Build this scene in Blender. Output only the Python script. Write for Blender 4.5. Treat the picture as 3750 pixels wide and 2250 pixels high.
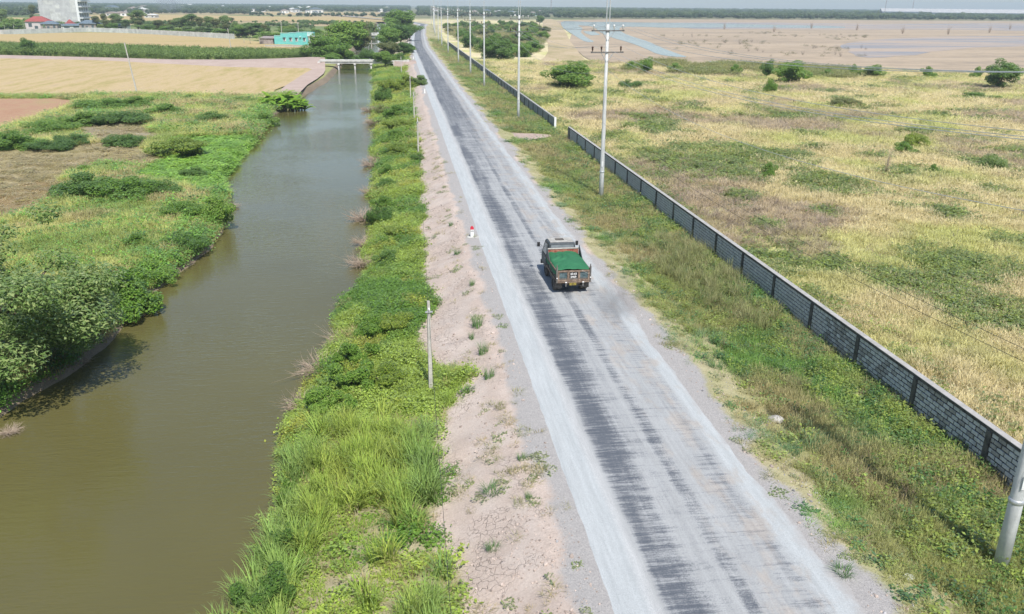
import bpy, bmesh, math, random
import numpy as np
from mathutils import Vector, Matrix

for o in list(bpy.data.objects):
    bpy.data.objects.remove(o)
SC = bpy.context.scene
COL = SC.collection
R = math.radians
RNG = np.random.default_rng(7)
random.seed(7)

# ------------------------------------------------------------------ camera
# world frame: +Y runs along the straight road, x = 0 under the drone, z = 0 is the road surface
FPX, PITCH, ROLL, HCAM = 3050.0, R(19.95), R(0.54), 15.2
HEAD = math.atan(0.135)                 # the lens looks this far to the right of the road direction
CA, SA = math.cos(HEAD), math.sin(HEAD)
def rotw(p):
    return np.array([p[0] * CA + p[1] * SA, -p[0] * SA + p[1] * CA, p[2]])
_f = np.array([0, math.cos(PITCH), -math.sin(PITCH)])
_u0 = np.array([0, math.sin(PITCH), math.cos(PITCH)])
_r0 = np.array([1.0, 0, 0])
FWD = rotw(_f)
RGT = rotw(_r0 * math.cos(ROLL) + _u0 * math.sin(ROLL))
UPV = rotw(_u0 * math.cos(ROLL) - _r0 * math.sin(ROLL))
CAM = np.array([0, 0, HCAM])
cd = bpy.data.cameras.new('camera')
cam = bpy.data.objects.new('camera', cd)
COL.objects.link(cam)
cd.sensor_fit = 'HORIZONTAL'; cd.sensor_width = 36.0; cd.lens = 36.0 * FPX / 3750.0
cd.clip_start = 0.2; cd.clip_end = 30000
cam.matrix_world = Matrix(((RGT[0], UPV[0], -FWD[0], 0), (RGT[1], UPV[1], -FWD[1], 0), (RGT[2], UPV[2], -FWD[2], HCAM), (0, 0, 0, 1)))
SC.camera = cam

# ------------------------------------------------------------------ sky, sun, exposure
SUN_DIR = Vector((0.12, -0.73, 1.0)).normalized()
w = bpy.data.worlds.new('World'); SC.world = w; w.use_nodes = True
nt = w.node_tree; nt.nodes.clear()
sky = nt.nodes.new('ShaderNodeTexSky'); sky.sky_type = 'NISHITA'; sky.sun_disc = False
sky.sun_elevation = math.asin(SUN_DIR.z); sky.sun_rotation = math.atan2(SUN_DIR.x, SUN_DIR.y)
sky.altitude = 20; sky.air_density = 1.0; sky.dust_density = 0.6; sky.ozone_density = 1.6
bg = nt.nodes.new('ShaderNodeBackground'); bg.inputs[1].default_value = 0.12
wo = nt.nodes.new('ShaderNodeOutputWorld')
nt.links.new(sky.outputs[0], bg.inputs[0]); nt.links.new(bg.outputs[0], wo.inputs[0])
sl = bpy.data.lights.new('sun', 'SUN'); sl.energy = 4.8; sl.angle = R(0.53); sl.color = (1.0, 0.96, 0.9)
so = bpy.data.objects.new('sun', sl); COL.objects.link(so)
so.rotation_euler = SUN_DIR.to_track_quat('Z', 'Y').to_euler(); so.location = (40, -60, 200)
SC.view_settings.view_transform = 'Standard'; SC.view_settings.look = 'None'
SC.view_settings.exposure = 0.15; SC.view_settings.gamma = 1.0
SC.render.resolution_x = 1024; SC.render.resolution_y = 614

# ------------------------------------------------------------------ measuring helpers (survey of the photograph)
def at(x, y, z=0.0):
    """ground point at height z seen at source pixel x, y"""
    d = FWD + RGT * ((x - 1875) / FPX) - UPV * ((y - 1125) / FPX)
    return CAM + d * ((z - HCAM) / d[2])
K = 1.5158
def dp(x, y, z=0.0):
    return at(x * K, y * K, z)
def height(p, y):
    q = np.array(p) - CA0; k = (1125 - y * K) / FPX
    return (k * (q @ FWD) - q @ UPV) / (UPV[2] - k * FWD[2])
CA0 = CAM
def depth(p):
    return (np.array(p) - CAM) @ FWD
def proj(P):
    q = P - CAM; d = q @ FWD
    return 1875 + FPX * (q @ RGT) / d, 1125 - FPX * (q @ UPV) / d, d

# ------------------------------------------------------------------ noise
def _hash(i, j, s):
    h = np.sin(i * 127.1 + j * 311.7 + s * 74.7) * 43758.5453
    return h - np.floor(h)
def vn(x, y, s=0):
    xi = np.floor(x); yi = np.floor(y); fx = x - xi; fy = y - yi
    fx = fx * fx * (3 - 2 * fx); fy = fy * fy * (3 - 2 * fy)
    a = _hash(xi, yi, s); b = _hash(xi + 1, yi, s); c = _hash(xi, yi + 1, s); d = _hash(xi + 1, yi + 1, s)
    return (a * (1 - fx) + b * fx) * (1 - fy) + (c * (1 - fx) + d * fx) * fy
def fbm(x, y, sc, s=0, o=3):
    t = 0; a = 0.5; n = 0
    for k in range(o):
        t = t + a * vn(x / sc * 2 ** k, y / sc * 2 ** k, s + k * 13); n += a; a *= 0.5
    return t / n
def sstep(a, b, x):
    t = np.clip((x - a) / (b - a), 0, 1); return t * t * (3 - 2 * t)

# ------------------------------------------------------------------ object helpers
def tag(o, label=None, cat=None, group=None, kind=None):
    if label: o['label'] = label
    if cat: o['category'] = cat
    if group: o['group'] = group
    if kind: o['kind'] = kind
    return o
def empty(name, loc=(0, 0, 0), rz=0.0, sc=(1, 1, 1)):
    o = bpy.data.objects.new(name, None); COL.objects.link(o)
    o.empty_display_size = 0.3; o.location = loc; o.rotation_euler = (0, 0, rz); o.scale = sc
    return o
def inst(name, me, parent=None, loc=(0, 0, 0), rot=(0, 0, 0), sc=(1, 1, 1)):
    o = bpy.data.objects.new(name, me); COL.objects.link(o)
    if parent: o.parent = parent
    o.location = loc; o.rotation_euler = rot; o.scale = sc
    return o
def np_mesh(name, V, F, mat=None, smooth=False):
    """V (n,3), F (m,k) numpy arrays"""
    me = bpy.data.meshes.new(name)
    V = np.asarray(V, np.float32); F = np.asarray(F, np.int32); m, k = F.shape
    me.vertices.add(len(V)); me.vertices.foreach_set('co', V.ravel())
    me.loops.add(m * k); me.loops.foreach_set('vertex_index', F.ravel())
    me.polygons.add(m); me.polygons.foreach_set('loop_start', np.arange(0, m * k, k, dtype=np.int32))
    me.polygons.foreach_set('loop_total', np.full(m, k, np.int32))
    if smooth: me.polygons.foreach_set('use_smooth', np.ones(m, bool))
    me.update(calc_edges=True)
    if mat: me.materials.append(mat)
    return me
class MB:
    """collects boxes, tubes and prisms for ONE mesh"""
    def __init__(s): s.v = []; s.f = []
    def add(s, V, F):
        b = len(s.v); s.v += [tuple(p) for p in V]; s.f += [tuple(i + b for i in q) for q in F]; return s
    def box(s, x0, x1, y0, y1, z0, z1):
        return s.add([(x0, y0, z0), (x1, y0, z0), (x1, y1, z0), (x0, y1, z0), (x0, y0, z1), (x1, y0, z1), (x1, y1, z1), (x0, y1, z1)],
                     [(0, 3, 2, 1), (4, 5, 6, 7), (0, 1, 5, 4), (1, 2, 6, 5), (2, 3, 7, 6), (3, 0, 4, 7)])
    def tube(s, pts, rad, n=8, cap=True):
        pts = [Vector(p) for p in pts]
        if not isinstance(rad, (list, tuple)): rad = [rad] * len(pts)
        V = []; F = []; m = len(pts)
        for i, p in enumerate(pts):
            d = (pts[min(i + 1, m - 1)] - pts[max(i - 1, 0)]).normalized()
            a = Vector((0, 0, 1)) if abs(d.z) < 0.95 else Vector((1, 0, 0))
            x = d.cross(a).normalized(); y = d.cross(x)
            for k in range(n):
                t = 2 * math.pi * k / n
                V.append(p + (x * math.cos(t) + y * math.sin(t)) * rad[i])
        for i in range(m - 1):
            for k in range(n):
                F.append((i * n + k, i * n + (k + 1) % n, (i + 1) * n + (k + 1) % n, (i + 1) * n + k))
        if cap:
            F.append(tuple(range(n))); F.append(tuple((m - 1) * n + k for k in reversed(range(n))))
        return s.add(V, F)
    def prism(s, poly, a0, a1, axis=0):
        """polygon in the two other axes, extruded along axis from a0 to a1"""
        n = len(poly)
        def mk(a, p):
            return (a, p[0], p[1]) if axis == 0 else ((p[0], a, p[1]) if axis == 1 else (p[0], p[1], a))
        V = [mk(a0, p) for p in poly] + [mk(a1, p) for p in poly]
        F = [tuple(range(n)), tuple(reversed(range(n, 2 * n)))] + [(i, (i + 1) % n, n + (i + 1) % n, n + i) for i in range(n)]
        return s.add(V, F)
    def mesh(s, name, mat, smooth=False, bevel=0.0):
        me = bpy.data.meshes.new(name); me.from_pydata(s.v, [], s.f)
        bm = bmesh.new(); bm.from_mesh(me)
        bmesh.ops.recalc_face_normals(bm, faces=bm.faces)
        if bevel:
            bmesh.ops.bevel(bm, geom=list(bm.edges), offset=bevel, segments=1, affect='EDGES', clamp_overlap=True)
        bm.to_mesh(me); bm.free()
        if smooth:
            for p in me.polygons: p.use_smooth = True
        me.materials.append(mat); return me
    def build(s, name, mat, parent=None, smooth=False, bevel=0.0, loc=(0, 0, 0), rot=(0, 0, 0)):
        return inst(name, s.mesh(name, mat, smooth, bevel), parent, loc, rot)

# ------------------------------------------------------------------ materials
class NT:
    def __init__(s, name):
        s.m = bpy.data.materials.new(name); s.m.use_nodes = True; s.t = s.m.node_tree; s.t.nodes.clear()
        s.out = s.n('ShaderNodeOutputMaterial')
    def n(s, typ, **kw):
        nd = s.t.nodes.new(typ)
        for k, v in kw.items(): setattr(nd, k, v)
        return nd
    def l(s, a, b): s.t.links.new(a, b)
    def put(s, v, sock):
        if hasattr(v, 'is_linked'): s.l(v, sock)
        elif isinstance(v, (tuple, list)) and len(v) == 3 and sock.type == 'RGBA': sock.default_value = (*v, 1)
        else: sock.default_value = v
    def pos(s): return s.n('ShaderNodeNewGeometry').outputs['Position']
    def obj(s): return s.n('ShaderNodeTexCoord').outputs['Object']
    def mapv(s, vec, sc=(1, 1, 1), rot=(0, 0, 0)):
        m = s.n('ShaderNodeMapping'); s.l(vec, m.inputs[0]); m.inputs['Scale'].default_value = sc; m.inputs['Rotation'].default_value = rot
        return m.outputs[0]
    def noise(s, vec, sc, det=3, rough=0.55, dist=0.0):
        t = s.n('ShaderNodeTexNoise'); s.l(vec, t.inputs['Vector']); t.inputs['Scale'].default_value = sc
        t.inputs['Detail'].default_value = det; t.inputs['Roughness'].default_value = rough; t.inputs['Distortion'].default_value = dist
        return t.outputs['Fac']
    def ramp(s, fac, stops, interp='LINEAR'):
        r = s.n('ShaderNodeValToRGB'); s.l(fac, r.inputs[0]); e = r.color_ramp; e.interpolation = interp
        while len(e.elements) < len(stops): e.elements.new(0.5)
        for el, (p, c) in zip(e.elements, stops):
            el.position = p; el.color = (*c, 1) if isinstance(c, tuple) else (c, c, c, 1)
        return r.outputs[0]
    def mix(s, fac, a, b, mode='MIX'):
        m = s.n('ShaderNodeMix', data_type='RGBA', blend_type=mode)
        s.put(fac, m.inputs[0]); s.put(a, m.inputs[6]); s.put(b, m.inputs[7]); return m.outputs[2]
    def math(s, op, a, b=0.0, c=None, clamp=False):
        m = s.n('ShaderNodeMath', operation=op, use_clamp=clamp); s.put(a, m.inputs[0]); s.put(b, m.inputs[1])
        if c is not None: s.put(c, m.inputs[2])
        return m.outputs[0]
    def sstep(s, x, a, b):
        m = s.n('ShaderNodeMapRange', interpolation_type='SMOOTHSTEP'); s.put(x, m.inputs[0])
        m.inputs[1].default_value = a; m.inputs[2].default_value = b; return m.outputs[0]
    def bump(s, h, strength=0.3, dist=0.05):
        b = s.n('ShaderNodeBump'); s.l(h, b.inputs['Height']); b.inputs['Strength'].default_value = strength
        b.inputs['Distance'].default_value = dist; return b.outputs[0]
    def bsdf(s, col, rough=0.85, normal=None, metal=0.0, spec=0.3, ior=None):
        b = s.n('ShaderNodeBsdfPrincipled'); s.put(col, b.inputs['Base Color']); s.put(rough, b.inputs['Roughness'])
        b.inputs['Metallic'].default_value = metal; b.inputs['Specular IOR Level'].default_value = spec
        if ior: b.inputs['IOR'].default_value = ior
        if normal: s.l(normal, b.inputs['Normal'])
        s.l(b.outputs[0], s.out.inputs[0]); return b
def weathered(name, c1, c2, sc=3.0, rough=0.8, metal=0.0, spec=0.3, bump=0.15, world=False, streak=False):
    t = NT(name); v = t.pos() if world else t.obj()
    if streak: v2 = t.mapv(v, (1, 1, 0.15))
    else: v2 = v
    f = t.noise(v2, sc, 5, 0.65); f2 = t.noise(v, sc * 7, 3)
    f = t.math('ADD', t.math('MULTIPLY', f, 0.75), t.math('MULTIPLY', f2, 0.25))
    col = t.ramp(f, [(0.36, c1), (0.64, c2)])
    t.bsdf(col, rough, t.bump(f2, bump, 0.02) if bump else None, metal, spec); return t.m
def leafy(t, col, trans=0.35, soft=0.0):
    d = t.n('ShaderNodeBsdfDiffuse'); t.put(col, d.inputs[0])
    if soft:                            # blades are lit as a tuft, not as single flat cards
        vm = t.n('ShaderNodeVectorMath', operation='MULTIPLY_ADD'); t.l(t.n('ShaderNodeNewGeometry').outputs['Normal'], vm.inputs[0])
        vm.inputs[1].default_value = (1 - soft,) * 3; vm.inputs[2].default_value = (0, 0, soft)
        nn = t.n('ShaderNodeVectorMath', operation='NORMALIZE'); t.l(vm.outputs[0], nn.inputs[0]); t.l(nn.outputs[0], d.inputs['Normal'])
    tr = t.n('ShaderNodeBsdfTranslucent'); t.put(t.mix(1.0, col, (1.0, 1.0, 0.55), 'MULTIPLY'), tr.inputs[0])
    g = t.n('ShaderNodeBsdfGlossy'); g.inputs['Roughness'].default_value = 0.45; g.inputs[0].default_value = (1, 1, 1, 1)
    m = t.n('ShaderNodeMixShader'); m.inputs[0].default_value = trans
    t.l(d.outputs[0], m.inputs[1]); t.l(tr.outputs[0], m.inputs[2])
    fr = t.n('ShaderNodeFresnel'); fr.inputs[0].default_value = 1.35
    m2 = t.n('ShaderNodeMixShader'); t.l(t.math('MULTIPLY', fr.outputs[0], 0.14), m2.inputs[0])
    t.l(m.outputs[0], m2.inputs[1]); t.l(g.outputs[0], m2.inputs[2]); t.l(m2.outputs[0], t.out.inputs[0])
def leafmat(name, c1, c2, c3, trans=0.35):
    """leaf colour from leaf to leaf, and a tint from plant to plant"""
    t = NT(name)
    isl = t.n('ShaderNodeNewGeometry').outputs['Random Per Island']
    rnd = t.n('ShaderNodeObjectInfo').outputs['Random']
    f = t.math('ADD', t.math('MULTIPLY', isl, 0.75), t.math('MULTIPLY', rnd, 0.25))
    leafy(t, t.ramp(f, [(0.1, c1), (0.55, c2), (0.95, c3)]), trans, 0.6); return t.m
def instmat(name, spread=0.35, trans=0.3):
    """colour carried by each scattered clump, with blade to blade variation"""
    t = NT(name)
    a = t.n('ShaderNodeAttribute', attribute_type='INSTANCER', attribute_name='gc')
    isl = t.n('ShaderNodeNewGeometry').outputs['Random Per Island']
    k = t.math('ADD', t.math('MULTIPLY', isl, 2 * spread), 1 - spread)
    hs = t.n('ShaderNodeHueSaturation'); t.l(a.outputs['Color'], hs.inputs['Color']); t.l(k, hs.inputs['Value'])
    leafy(t, hs.outputs[0], trans, 0.75); return t.m

M = {}
M['concrete'] = weathered('pole_concrete', (0.46, 0.47, 0.46), (0.60, 0.61, 0.60), 1.5, 0.8, bump=0.05)
M['old_concrete'] = weathered('old_concrete', (0.34, 0.32, 0.29), (0.56, 0.53, 0.48), 2.5, 0.9)
M['bridge'] = weathered('bridge_concrete', (0.42, 0.41, 0.38), (0.66, 0.65, 0.62), 1.2, 0.9, world=True)
M['steel'] = weathered('galvanised_steel', (0.45, 0.47, 0.48), (0.62, 0.64, 0.65), 4, 0.5, 0.6)
M['dark_steel'] = weathered('dark_steel', (0.10, 0.10, 0.10), (0.22, 0.21, 0.2), 4, 0.6, 0.4)
M['porcelain_w'] = weathered('white_porcelain', (0.7, 0.68, 0.66), (0.85, 0.84, 0.82), 4, 0.3, spec=0.5, bump=0)
M['porcelain_b'] = weathered('brown_porcelain', (0.05, 0.02, 0.015), (0.10, 0.04, 0.03), 4, 0.25, spec=0.5, bump=0)
M['wire'] = weathered('aluminium_wire', (0.42, 0.44, 0.45), (0.55, 0.57, 0.58), 4, 0.6, 0.1, bump=0)
M['cable'] = weathered('black_cable', (0.03, 0.03, 0.03), (0.06, 0.06, 0.06), 4, 0.6, bump=0)
M['white'] = weathered('white_paint', (0.68, 0.69, 0.68), (0.82, 0.82, 0.8), 2, 0.6)
M['red'] = weathered('red_paint', (0.5, 0.03, 0.05), (0.62, 0.05, 0.08), 6, 0.45)
M['black'] = weathered('black_paint', (0.015, 0.015, 0.015), (0.04, 0.04, 0.04), 6, 0.5)
M['bark'] = weathered('bark', (0.09, 0.07, 0.05), (0.2, 0.17, 0.13), 8, 0.95)
M['twig'] = weathered('dead_twigs', (0.26, 0.20, 0.15), (0.50, 0.40, 0.31), 3, 0.95, bump=0)
M['leaf_a'] = leafmat('leaf_mid_green', (0.10, 0.21, 0.03), (0.20, 0.36, 0.055), (0.34, 0.48, 0.11), 0.45)
M['leaf_b'] = leafmat('leaf_dark_green', (0.075, 0.16, 0.035), (0.135, 0.26, 0.052), (0.25, 0.38, 0.10), 0.45)
M['leaf_c'] = leafmat('leaf_yellow_green', (0.13, 0.21, 0.03), (0.23, 0.33, 0.045), (0.38, 0.45, 0.09))
M['leaf_d'] = leafmat('leaf_grey_green', (0.12, 0.21, 0.06), (0.22, 0.34, 0.10), (0.42, 0.50, 0.21), 0.42)
M['leaf_o'] = leafmat('leaf_olive', (0.11, 0.155, 0.05), (0.19, 0.22, 0.07), (0.30, 0.31, 0.12))
M['palm'] = leafmat('palm_leaf', (0.14, 0.23, 0.07), (0.22, 0.32, 0.10), (0.34, 0.42, 0.15), 0.35)
M['banana'] = leafmat('banana_leaf', (0.12, 0.28, 0.04), (0.24, 0.42, 0.06), (0.46, 0.58, 0.11), 0.4)
M['banana_stem'] = weathered('banana_stem', (0.2, 0.2, 0.09), (0.34, 0.3, 0.16), 5, 0.8)
t = NT('clod_soil'); a_ = t.n('ShaderNodeAttribute', attribute_type='INSTANCER', attribute_name='gc'); t.bsdf(t.mix(1.0, a_.outputs['Color'], t.ramp(t.noise(t.pos(), 60, 2), [(0.3, 0.8), (0.7, 1.15)]), 'MULTIPLY'), 0.95, spec=0.1); M['clod'] = t.m
M['grass'] = instmat('grass_blades', 0.3, 0.42)
M['weed'] = instmat('weed_leaves', 0.38, 0.4)

# ================================================================== the ground
WATER = -2.2
def itp(v, pts):
    a = np.array(pts, float); return np.interp(v, a[:, 0], a[:, 1])
BLP = [(-60, -21), (20, -20.5), (30, -19.2), (35, -18.2), (40, -16.6), (44.8, -15.9), (50, -16.2), (55, -15.4), (60, -14.5), (67, -14.4), (75, -15.0),
       (84, -17.4), (92, -18.7), (114.8, -18.6), (135, -20.6), (146, -20.3), (152, -19.2), (165, -18.8), (186, -17.8), (205, -16.4), (222, -16.6), (250, -16.4), (320, -16.5), (400, -17), (9000, -17)]
BRP = [(-60, -5.2), (15, -5.6), (21, -5.4), (28, -4.9), (36, -4.5), (47, -3.5), (62, -2.6), (77, -2.6), (95, -2.5), (118, -3.0), (160, -4.2), (205, -5.4), (240, -6.5), (319, -7.3), (400, -8), (9000, -8)]
def bankL(v): return itp(v, BLP) + (fbm(v, v * 0 + 3, 5.0, 5) - 0.5) * 1.6
def bankR(v): return itp(v, BRP) + (fbm(v, v * 0 + 8, 4.0, 6) - 0.5) * 1.6
VDP = [(-60, 1.3), (19, 1.2), (22.6, 1.1), (30, 1.6), (33.2, 1.9), (34.3, 2.7), (35.2, 1.9), (36.5, 0.9), (38.8, 0.0), (42, 0.4), (45, 1.5), (49, 1.3), (57.6, 1.2), (66, 1.3), (77, 1.7), (95, 1.9), (120, 2.0), (160, 2.2), (220, 2.0), (260, 3.6), (9000, 3.6)]
def vegedge(v): return itp(v, VDP) + (fbm(v, v * 0 + 1, 3.0, 9) - 0.5) * 1.5
def cx(v):                               # lateral drift of the road far away
    return itp(v, [(0, 0), (330, 0), (390, 1.2), (470, 3.2), (614, 8.2), (700, 13), (800, 4), (900, -16), (1000, -40), (9000, -1800)])
ROAD_L, ROAD_R = 5.05, 11.89
def gz(u, v):
    u = np.asarray(u, float); v = np.asarray(v, float)
    bl = bankL(v); br = bankR(v); us = u - cx(v)
    dl = bl - u
    zl = np.interp(dl, [-3.5, -1.2, 0, 0.35, 1.0, 2.5, 12], [-3.6, -2.9, WATER, -1.85, -1.45, -1.25, -1.2])
    t = np.clip((us - br) / (1.2 - br), -1, 1)
    zr1 = np.interp(t, [-1, -0.35, 0, 0.15, 0.6, 1], [-3.6, -3.0, WATER, -1.8, -1.4, -1.15])
    zr2 = np.interp(us, [1.2, 3.75, 4.2, 5.0, 11.95, 13.0, 15.0, 17.0, 30.0, 60], [-1.15, -0.16, -0.07, -0.03, -0.03, -0.09, -0.62, -0.8, -0.9, -1.0])
    gul = np.clip((us - 0.9) / 1.2, 0, 1) * np.clip((4.1 - us) / 0.9, 0, 1)
    zr2 = zr2 - gul * (np.abs(fbm(v, us * 0.25, 1.9, 21) - 0.5) < 0.10) * 0.10 + gul * (fbm(v, us, 1.4, 22) - 0.5) * 0.16
    vg = np.clip((us - 12.6) / 1.5, 0, 1) * np.clip((400 - v) / 300, 0, 1)
    zr2 = zr2 + vg * (fbm(u, v, 2.5, 23) - 0.5) * 0.28
    zr = np.where(us < 1.2, zr1, zr2)
    mid = (bl + br) / 2
    z = np.where(u < mid, zl, zr)
    far = np.clip((v - 900) / 200, 0, 1)                     # the canal ends behind the far trees
    z = z * (1 - far) + np.maximum(z, -1.0) * far
    land = np.clip((dl - 2.5) / 4, 0, 1)
    z = z + land * (fbm(u, v, 6.0, 24) - 0.5) * 0.25 * np.clip((500 - v) / 300, 0, 1)
    return z

def poly_of(pts, z=-1.2): return np.array([dp(x, y, z)[:2] for x, y in pts])
def inpoly(u, v, P):
    r = np.zeros(u.shape, bool); n = len(P); j = n - 1
    for i in range(n):
        xi, yi = P[i]; xj, yj = P[j]
        c = ((yi > v) != (yj > v)) & (u < (xj - xi) * (v - yi) / (yj - yi + 1e-12) + xi)
        r ^= c; j = i
    return r
Z_L, Z_R = -1.2, -0.95
PG = {
 'rice_a': poly_of([(-700, 126), (0, 143), (250, 147), (420, 157), (560, 164), (700, 164), (757, 166), (735, 180), (700, 203), (665, 226), (640, 233), (450, 231), (300, 229), (180, 233), (0, 233), (-500, 233)], Z_L),
 'rice_b': poly_of([(-500, 84), (0, 85), (190, 79), (320, 81), (560, 95), (640, 104), (755, 113), (752, 126), (560, 122), (300, 108), (0, 106), (-500, 100)], Z_L),
 'cassava': poly_of([(-300, 128), (0, 134), (260, 141), (420, 147), (600, 148), (752, 143), (752, 134), (560, 132), (420, 128), (250, 121), (0, 117), (-300, 112)], Z_L),
 'track': poly_of([(-500, 130), (0, 134.5), (260, 141), (420, 147), (600, 148), (752, 144), (785, 150), (800, 168), (757, 168), (700, 165), (560, 164.5), (420, 157.5), (250, 147), (0, 143), (-500, 136)], Z_L),
 'bank_path': poly_of([(757, 167), (790, 168), (775, 185), (735, 215), (712, 245), (690, 230), (640, 233), (665, 226), (700, 203), (735, 180)], Z_L),
 'red_field': poly_of([(-300, 243), (0, 241), (150, 240), (185, 247), (165, 262), (100, 282), (0, 316), (-300, 360)], Z_L),
 'soil': poly_of([(170, 306), (300, 300), (365, 310), (400, 330), (340, 350), (230, 350), (180, 330)], Z_L),
 'brown_a': poly_of([(-300, 365), (0, 362), (220, 352), (360, 345), (380, 385), (330, 402), (225, 405), (120, 440), (0, 470), (-300, 520)], Z_L),
 'brown_b': poly_of([(-300, 440), (0, 448), (100, 432), (185, 455), (125, 488), (60, 525), (0, 542), (-300, 590)], Z_L),
 'lawn': poly_of([(400, 330), (620, 325), (618, 348), (588, 385), (560, 432), (500, 470), (430, 450), (350, 430), (340, 400), (380, 380)], Z_L),
 'mud': poly_of([(1342, 46.5), (1362, 75), (1388, 112), (1420, 148), (1600, 158), (1800, 163), (2100, 168), (2474, 183), (3400, 215), (3400, 60), (2474, 51.5), (1800, 47.5)], Z_R),
 'berm': poly_of([(1310, 47), (1342, 46.5), (1362, 75), (1388, 112), (1420, 148), (1395, 152), (1320, 152), (1300, 150), (1330, 118), (1310, 80)], Z_R),
 'entry': poly_of([(1180, 313), (1230, 322), (1330, 326), (1345, 331), (1265, 342), (1225, 332), (1195, 325)], -0.5),
}
def zone_color(u, v):
    """real surface colour of the bare ground or low turf at each point"""
    n1 = fbm(u, v, 9, 31); n2 = fbm(u, v, 2.2, 32); n3 = fbm(u, v, 40, 33)
    def mixc(a, b, t): return np.array(a) * (1 - t[:, None]) + np.array(b) * t[:, None]
    us = u - cx(v)
    c = mixc((0.22, 0.25, 0.09), (0.38, 0.36, 0.17), np.clip(n1 * 0.7 + n2 * 0.5 - 0.1, 0, 1))      # left grassland
    br = bankR(v); bl = bankL(v)
    fieldR = mixc((0.60, 0.52, 0.32), (0.48, 0.47, 0.20), sstep(0.45, 0.68, n1)); fieldR = fieldR * (0.8 + 0.4 * n2[:, None])
    pk = sstep(0.56, 0.72, fbm(u, v, 14, 35)); fieldR = fieldR * (1 - 0.6 * pk[:, None]) + np.array((0.40, 0.31, 0.24)) * 0.6 * pk[:, None]
    c = np.where((us > 16)[:, None], fieldR, c)
    verge = mixc((0.26, 0.27, 0.11), (0.46, 0.40, 0.26), n2)
    c = np.where(((us > 12.2) & (us <= 20.8))[:, None], verge, c)
    dirt = mixc((0.46, 0.37, 0.31), (0.56, 0.47, 0.41), n2)
    c = np.where(((us > vegedge(v) - 0.1) & (us < 12.3))[:, None], dirt, c)
    veg = mixc((0.26, 0.25, 0.12), (0.44, 0.37, 0.28), n2)
    c = np.where(((us > br - 0.5) & (us <= vegedge(v) - 0.1))[:, None], veg, c)
    mudb = (np.abs(us - br - 0.2) < 0.9) | (np.abs(bl - u - 0.2) < 1.0)
    c = np.where(mudb[:, None], mixc((0.16, 0.125, 0.085), (0.27, 0.215, 0.16), n2), c)
    c = np.where(((u > bl + 0.3) & (us < br - 0.3))[:, None], np.array((0.12, 0.10, 0.06)), c)
    for k, a, b in (('soil', (0.29, 0.25, 0.20), (0.36, 0.31, 0.22)), ('brown_a', (0.27, 0.24, 0.12), (0.40, 0.33, 0.20)), ('brown_b', (0.24, 0.16, 0.09), (0.28, 0.22, 0.10)),
                    ('lawn', (0.19, 0.34, 0.05), (0.26, 0.42, 0.07))):
        m = inpoly(u + (n2 - 0.5) * 4, v + (n1 - 0.5) * 5, PG[k]); c = np.where(m[:, None], mixc(a, b, n2), c)
    far = sstep(300, 700, v)
    fc = mixc((0.14, 0.19, 0.07), (0.42, 0.33, 0.19), sstep(0.42, 0.56, fbm(u, v * 2.2, 260, 37)))
    left = far * (u < -25)
    c = c * (1 - left[:, None]) + fc * left[:, None]
    rf = sstep(900, 1100, v) * (u > -25)
    c = c * (1 - rf[:, None]) + mixc((0.10, 0.14, 0.06), (0.30, 0.26, 0.16), n3) * rf[:, None]
    return np.clip(c, 0.01, 0.9)
ug = np.concatenate([-24 - 0.4 * (1.115 ** np.arange(1, 72) - 1) / 0.115, [], np.arange(-24, 24.1, 0.35), 24 + 0.4 * (1.115 ** np.arange(1, 72) - 1) / 0.115]); ug.sort()
vg_ = np.concatenate([np.arange(-30, 12, 3.0), np.arange(12, 72, 0.42), 72 + 0.5 * (1.032 ** np.arange(1, 200) - 1) / 0.032]); vg_ = vg_[vg_ < 6900]
UU, VV = np.meshgrid(ug, vg_); uu = UU.ravel(); vv = VV.ravel()
zz = gz(uu, vv)
nu, nv = len(ug), len(vg_)
I = np.arange(nu * nv).reshape(nv, nu)
FQ = np.stack([I[:-1, :-1].ravel(), I[:-1, 1:].ravel(), I[1:, 1:].ravel(), I[1:, :-1].ravel()], 1)
t = NT('ground_soil_and_turf')
a = t.n('ShaderNodeAttribute', attribute_name='gcol'); wc = t.n('ShaderNodeAttribute', attribute_name='crack'); wg = t.n('ShaderNodeAttribute', attribute_name='gravel')
p = t.pos()
n1 = t.noise(p, 1.6, 6, 0.7); n2 = t.noise(p, 14, 4, 0.7); n3 = t.noise(p, 60, 2)
k = t.math('ADD', t.math('MULTIPLY', n1, 0.7), t.math('MULTIPLY', n2, 0.9))
col = t.mix(1.0, a.outputs['Color'], t.ramp(k, [(0.45, 0.62), (1.1, 1.35)]), 'MULTIPLY')
# cracked clay
vo = t.n('ShaderNodeTexVoronoi', feature='DISTANCE_TO_EDGE'); vo.inputs['Scale'].default_value = 3.6
dis = t.n('ShaderNodeVectorMath', operation='MULTIPLY_ADD'); nz = t.n('ShaderNodeTexNoise'); nz.inputs['Scale'].default_value = 2.2; t.l(p, nz.inputs['Vector'])
t.l(nz.outputs['Color'], dis.inputs[0]); dis.inputs[1].default_value = (0.5, 0.5, 0.5); t.l(p, dis.inputs[2]); t.l(dis.outputs[0], vo.inputs['Vector'])
crk = t.math('SUBTRACT', 1.0, t.sstep(vo.outputs['Distance'], 0.0, 0.045))
crk = t.math('MULTIPLY', crk, t.sstep(t.noise(p, 0.5, 3), 0.46, 0.60))
crk = t.math('MULTIPLY', crk, wc.outputs['Fac'])
col = t.mix(t.math('MULTIPLY', crk, 0.5), col, (0.22, 0.17, 0.14))
tan = t.mix(t.sstep(t.noise(p, 0.7, 4), 0.45, 0.62), (0.50, 0.40, 0.335), (0.58, 0.505, 0.45))
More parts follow.
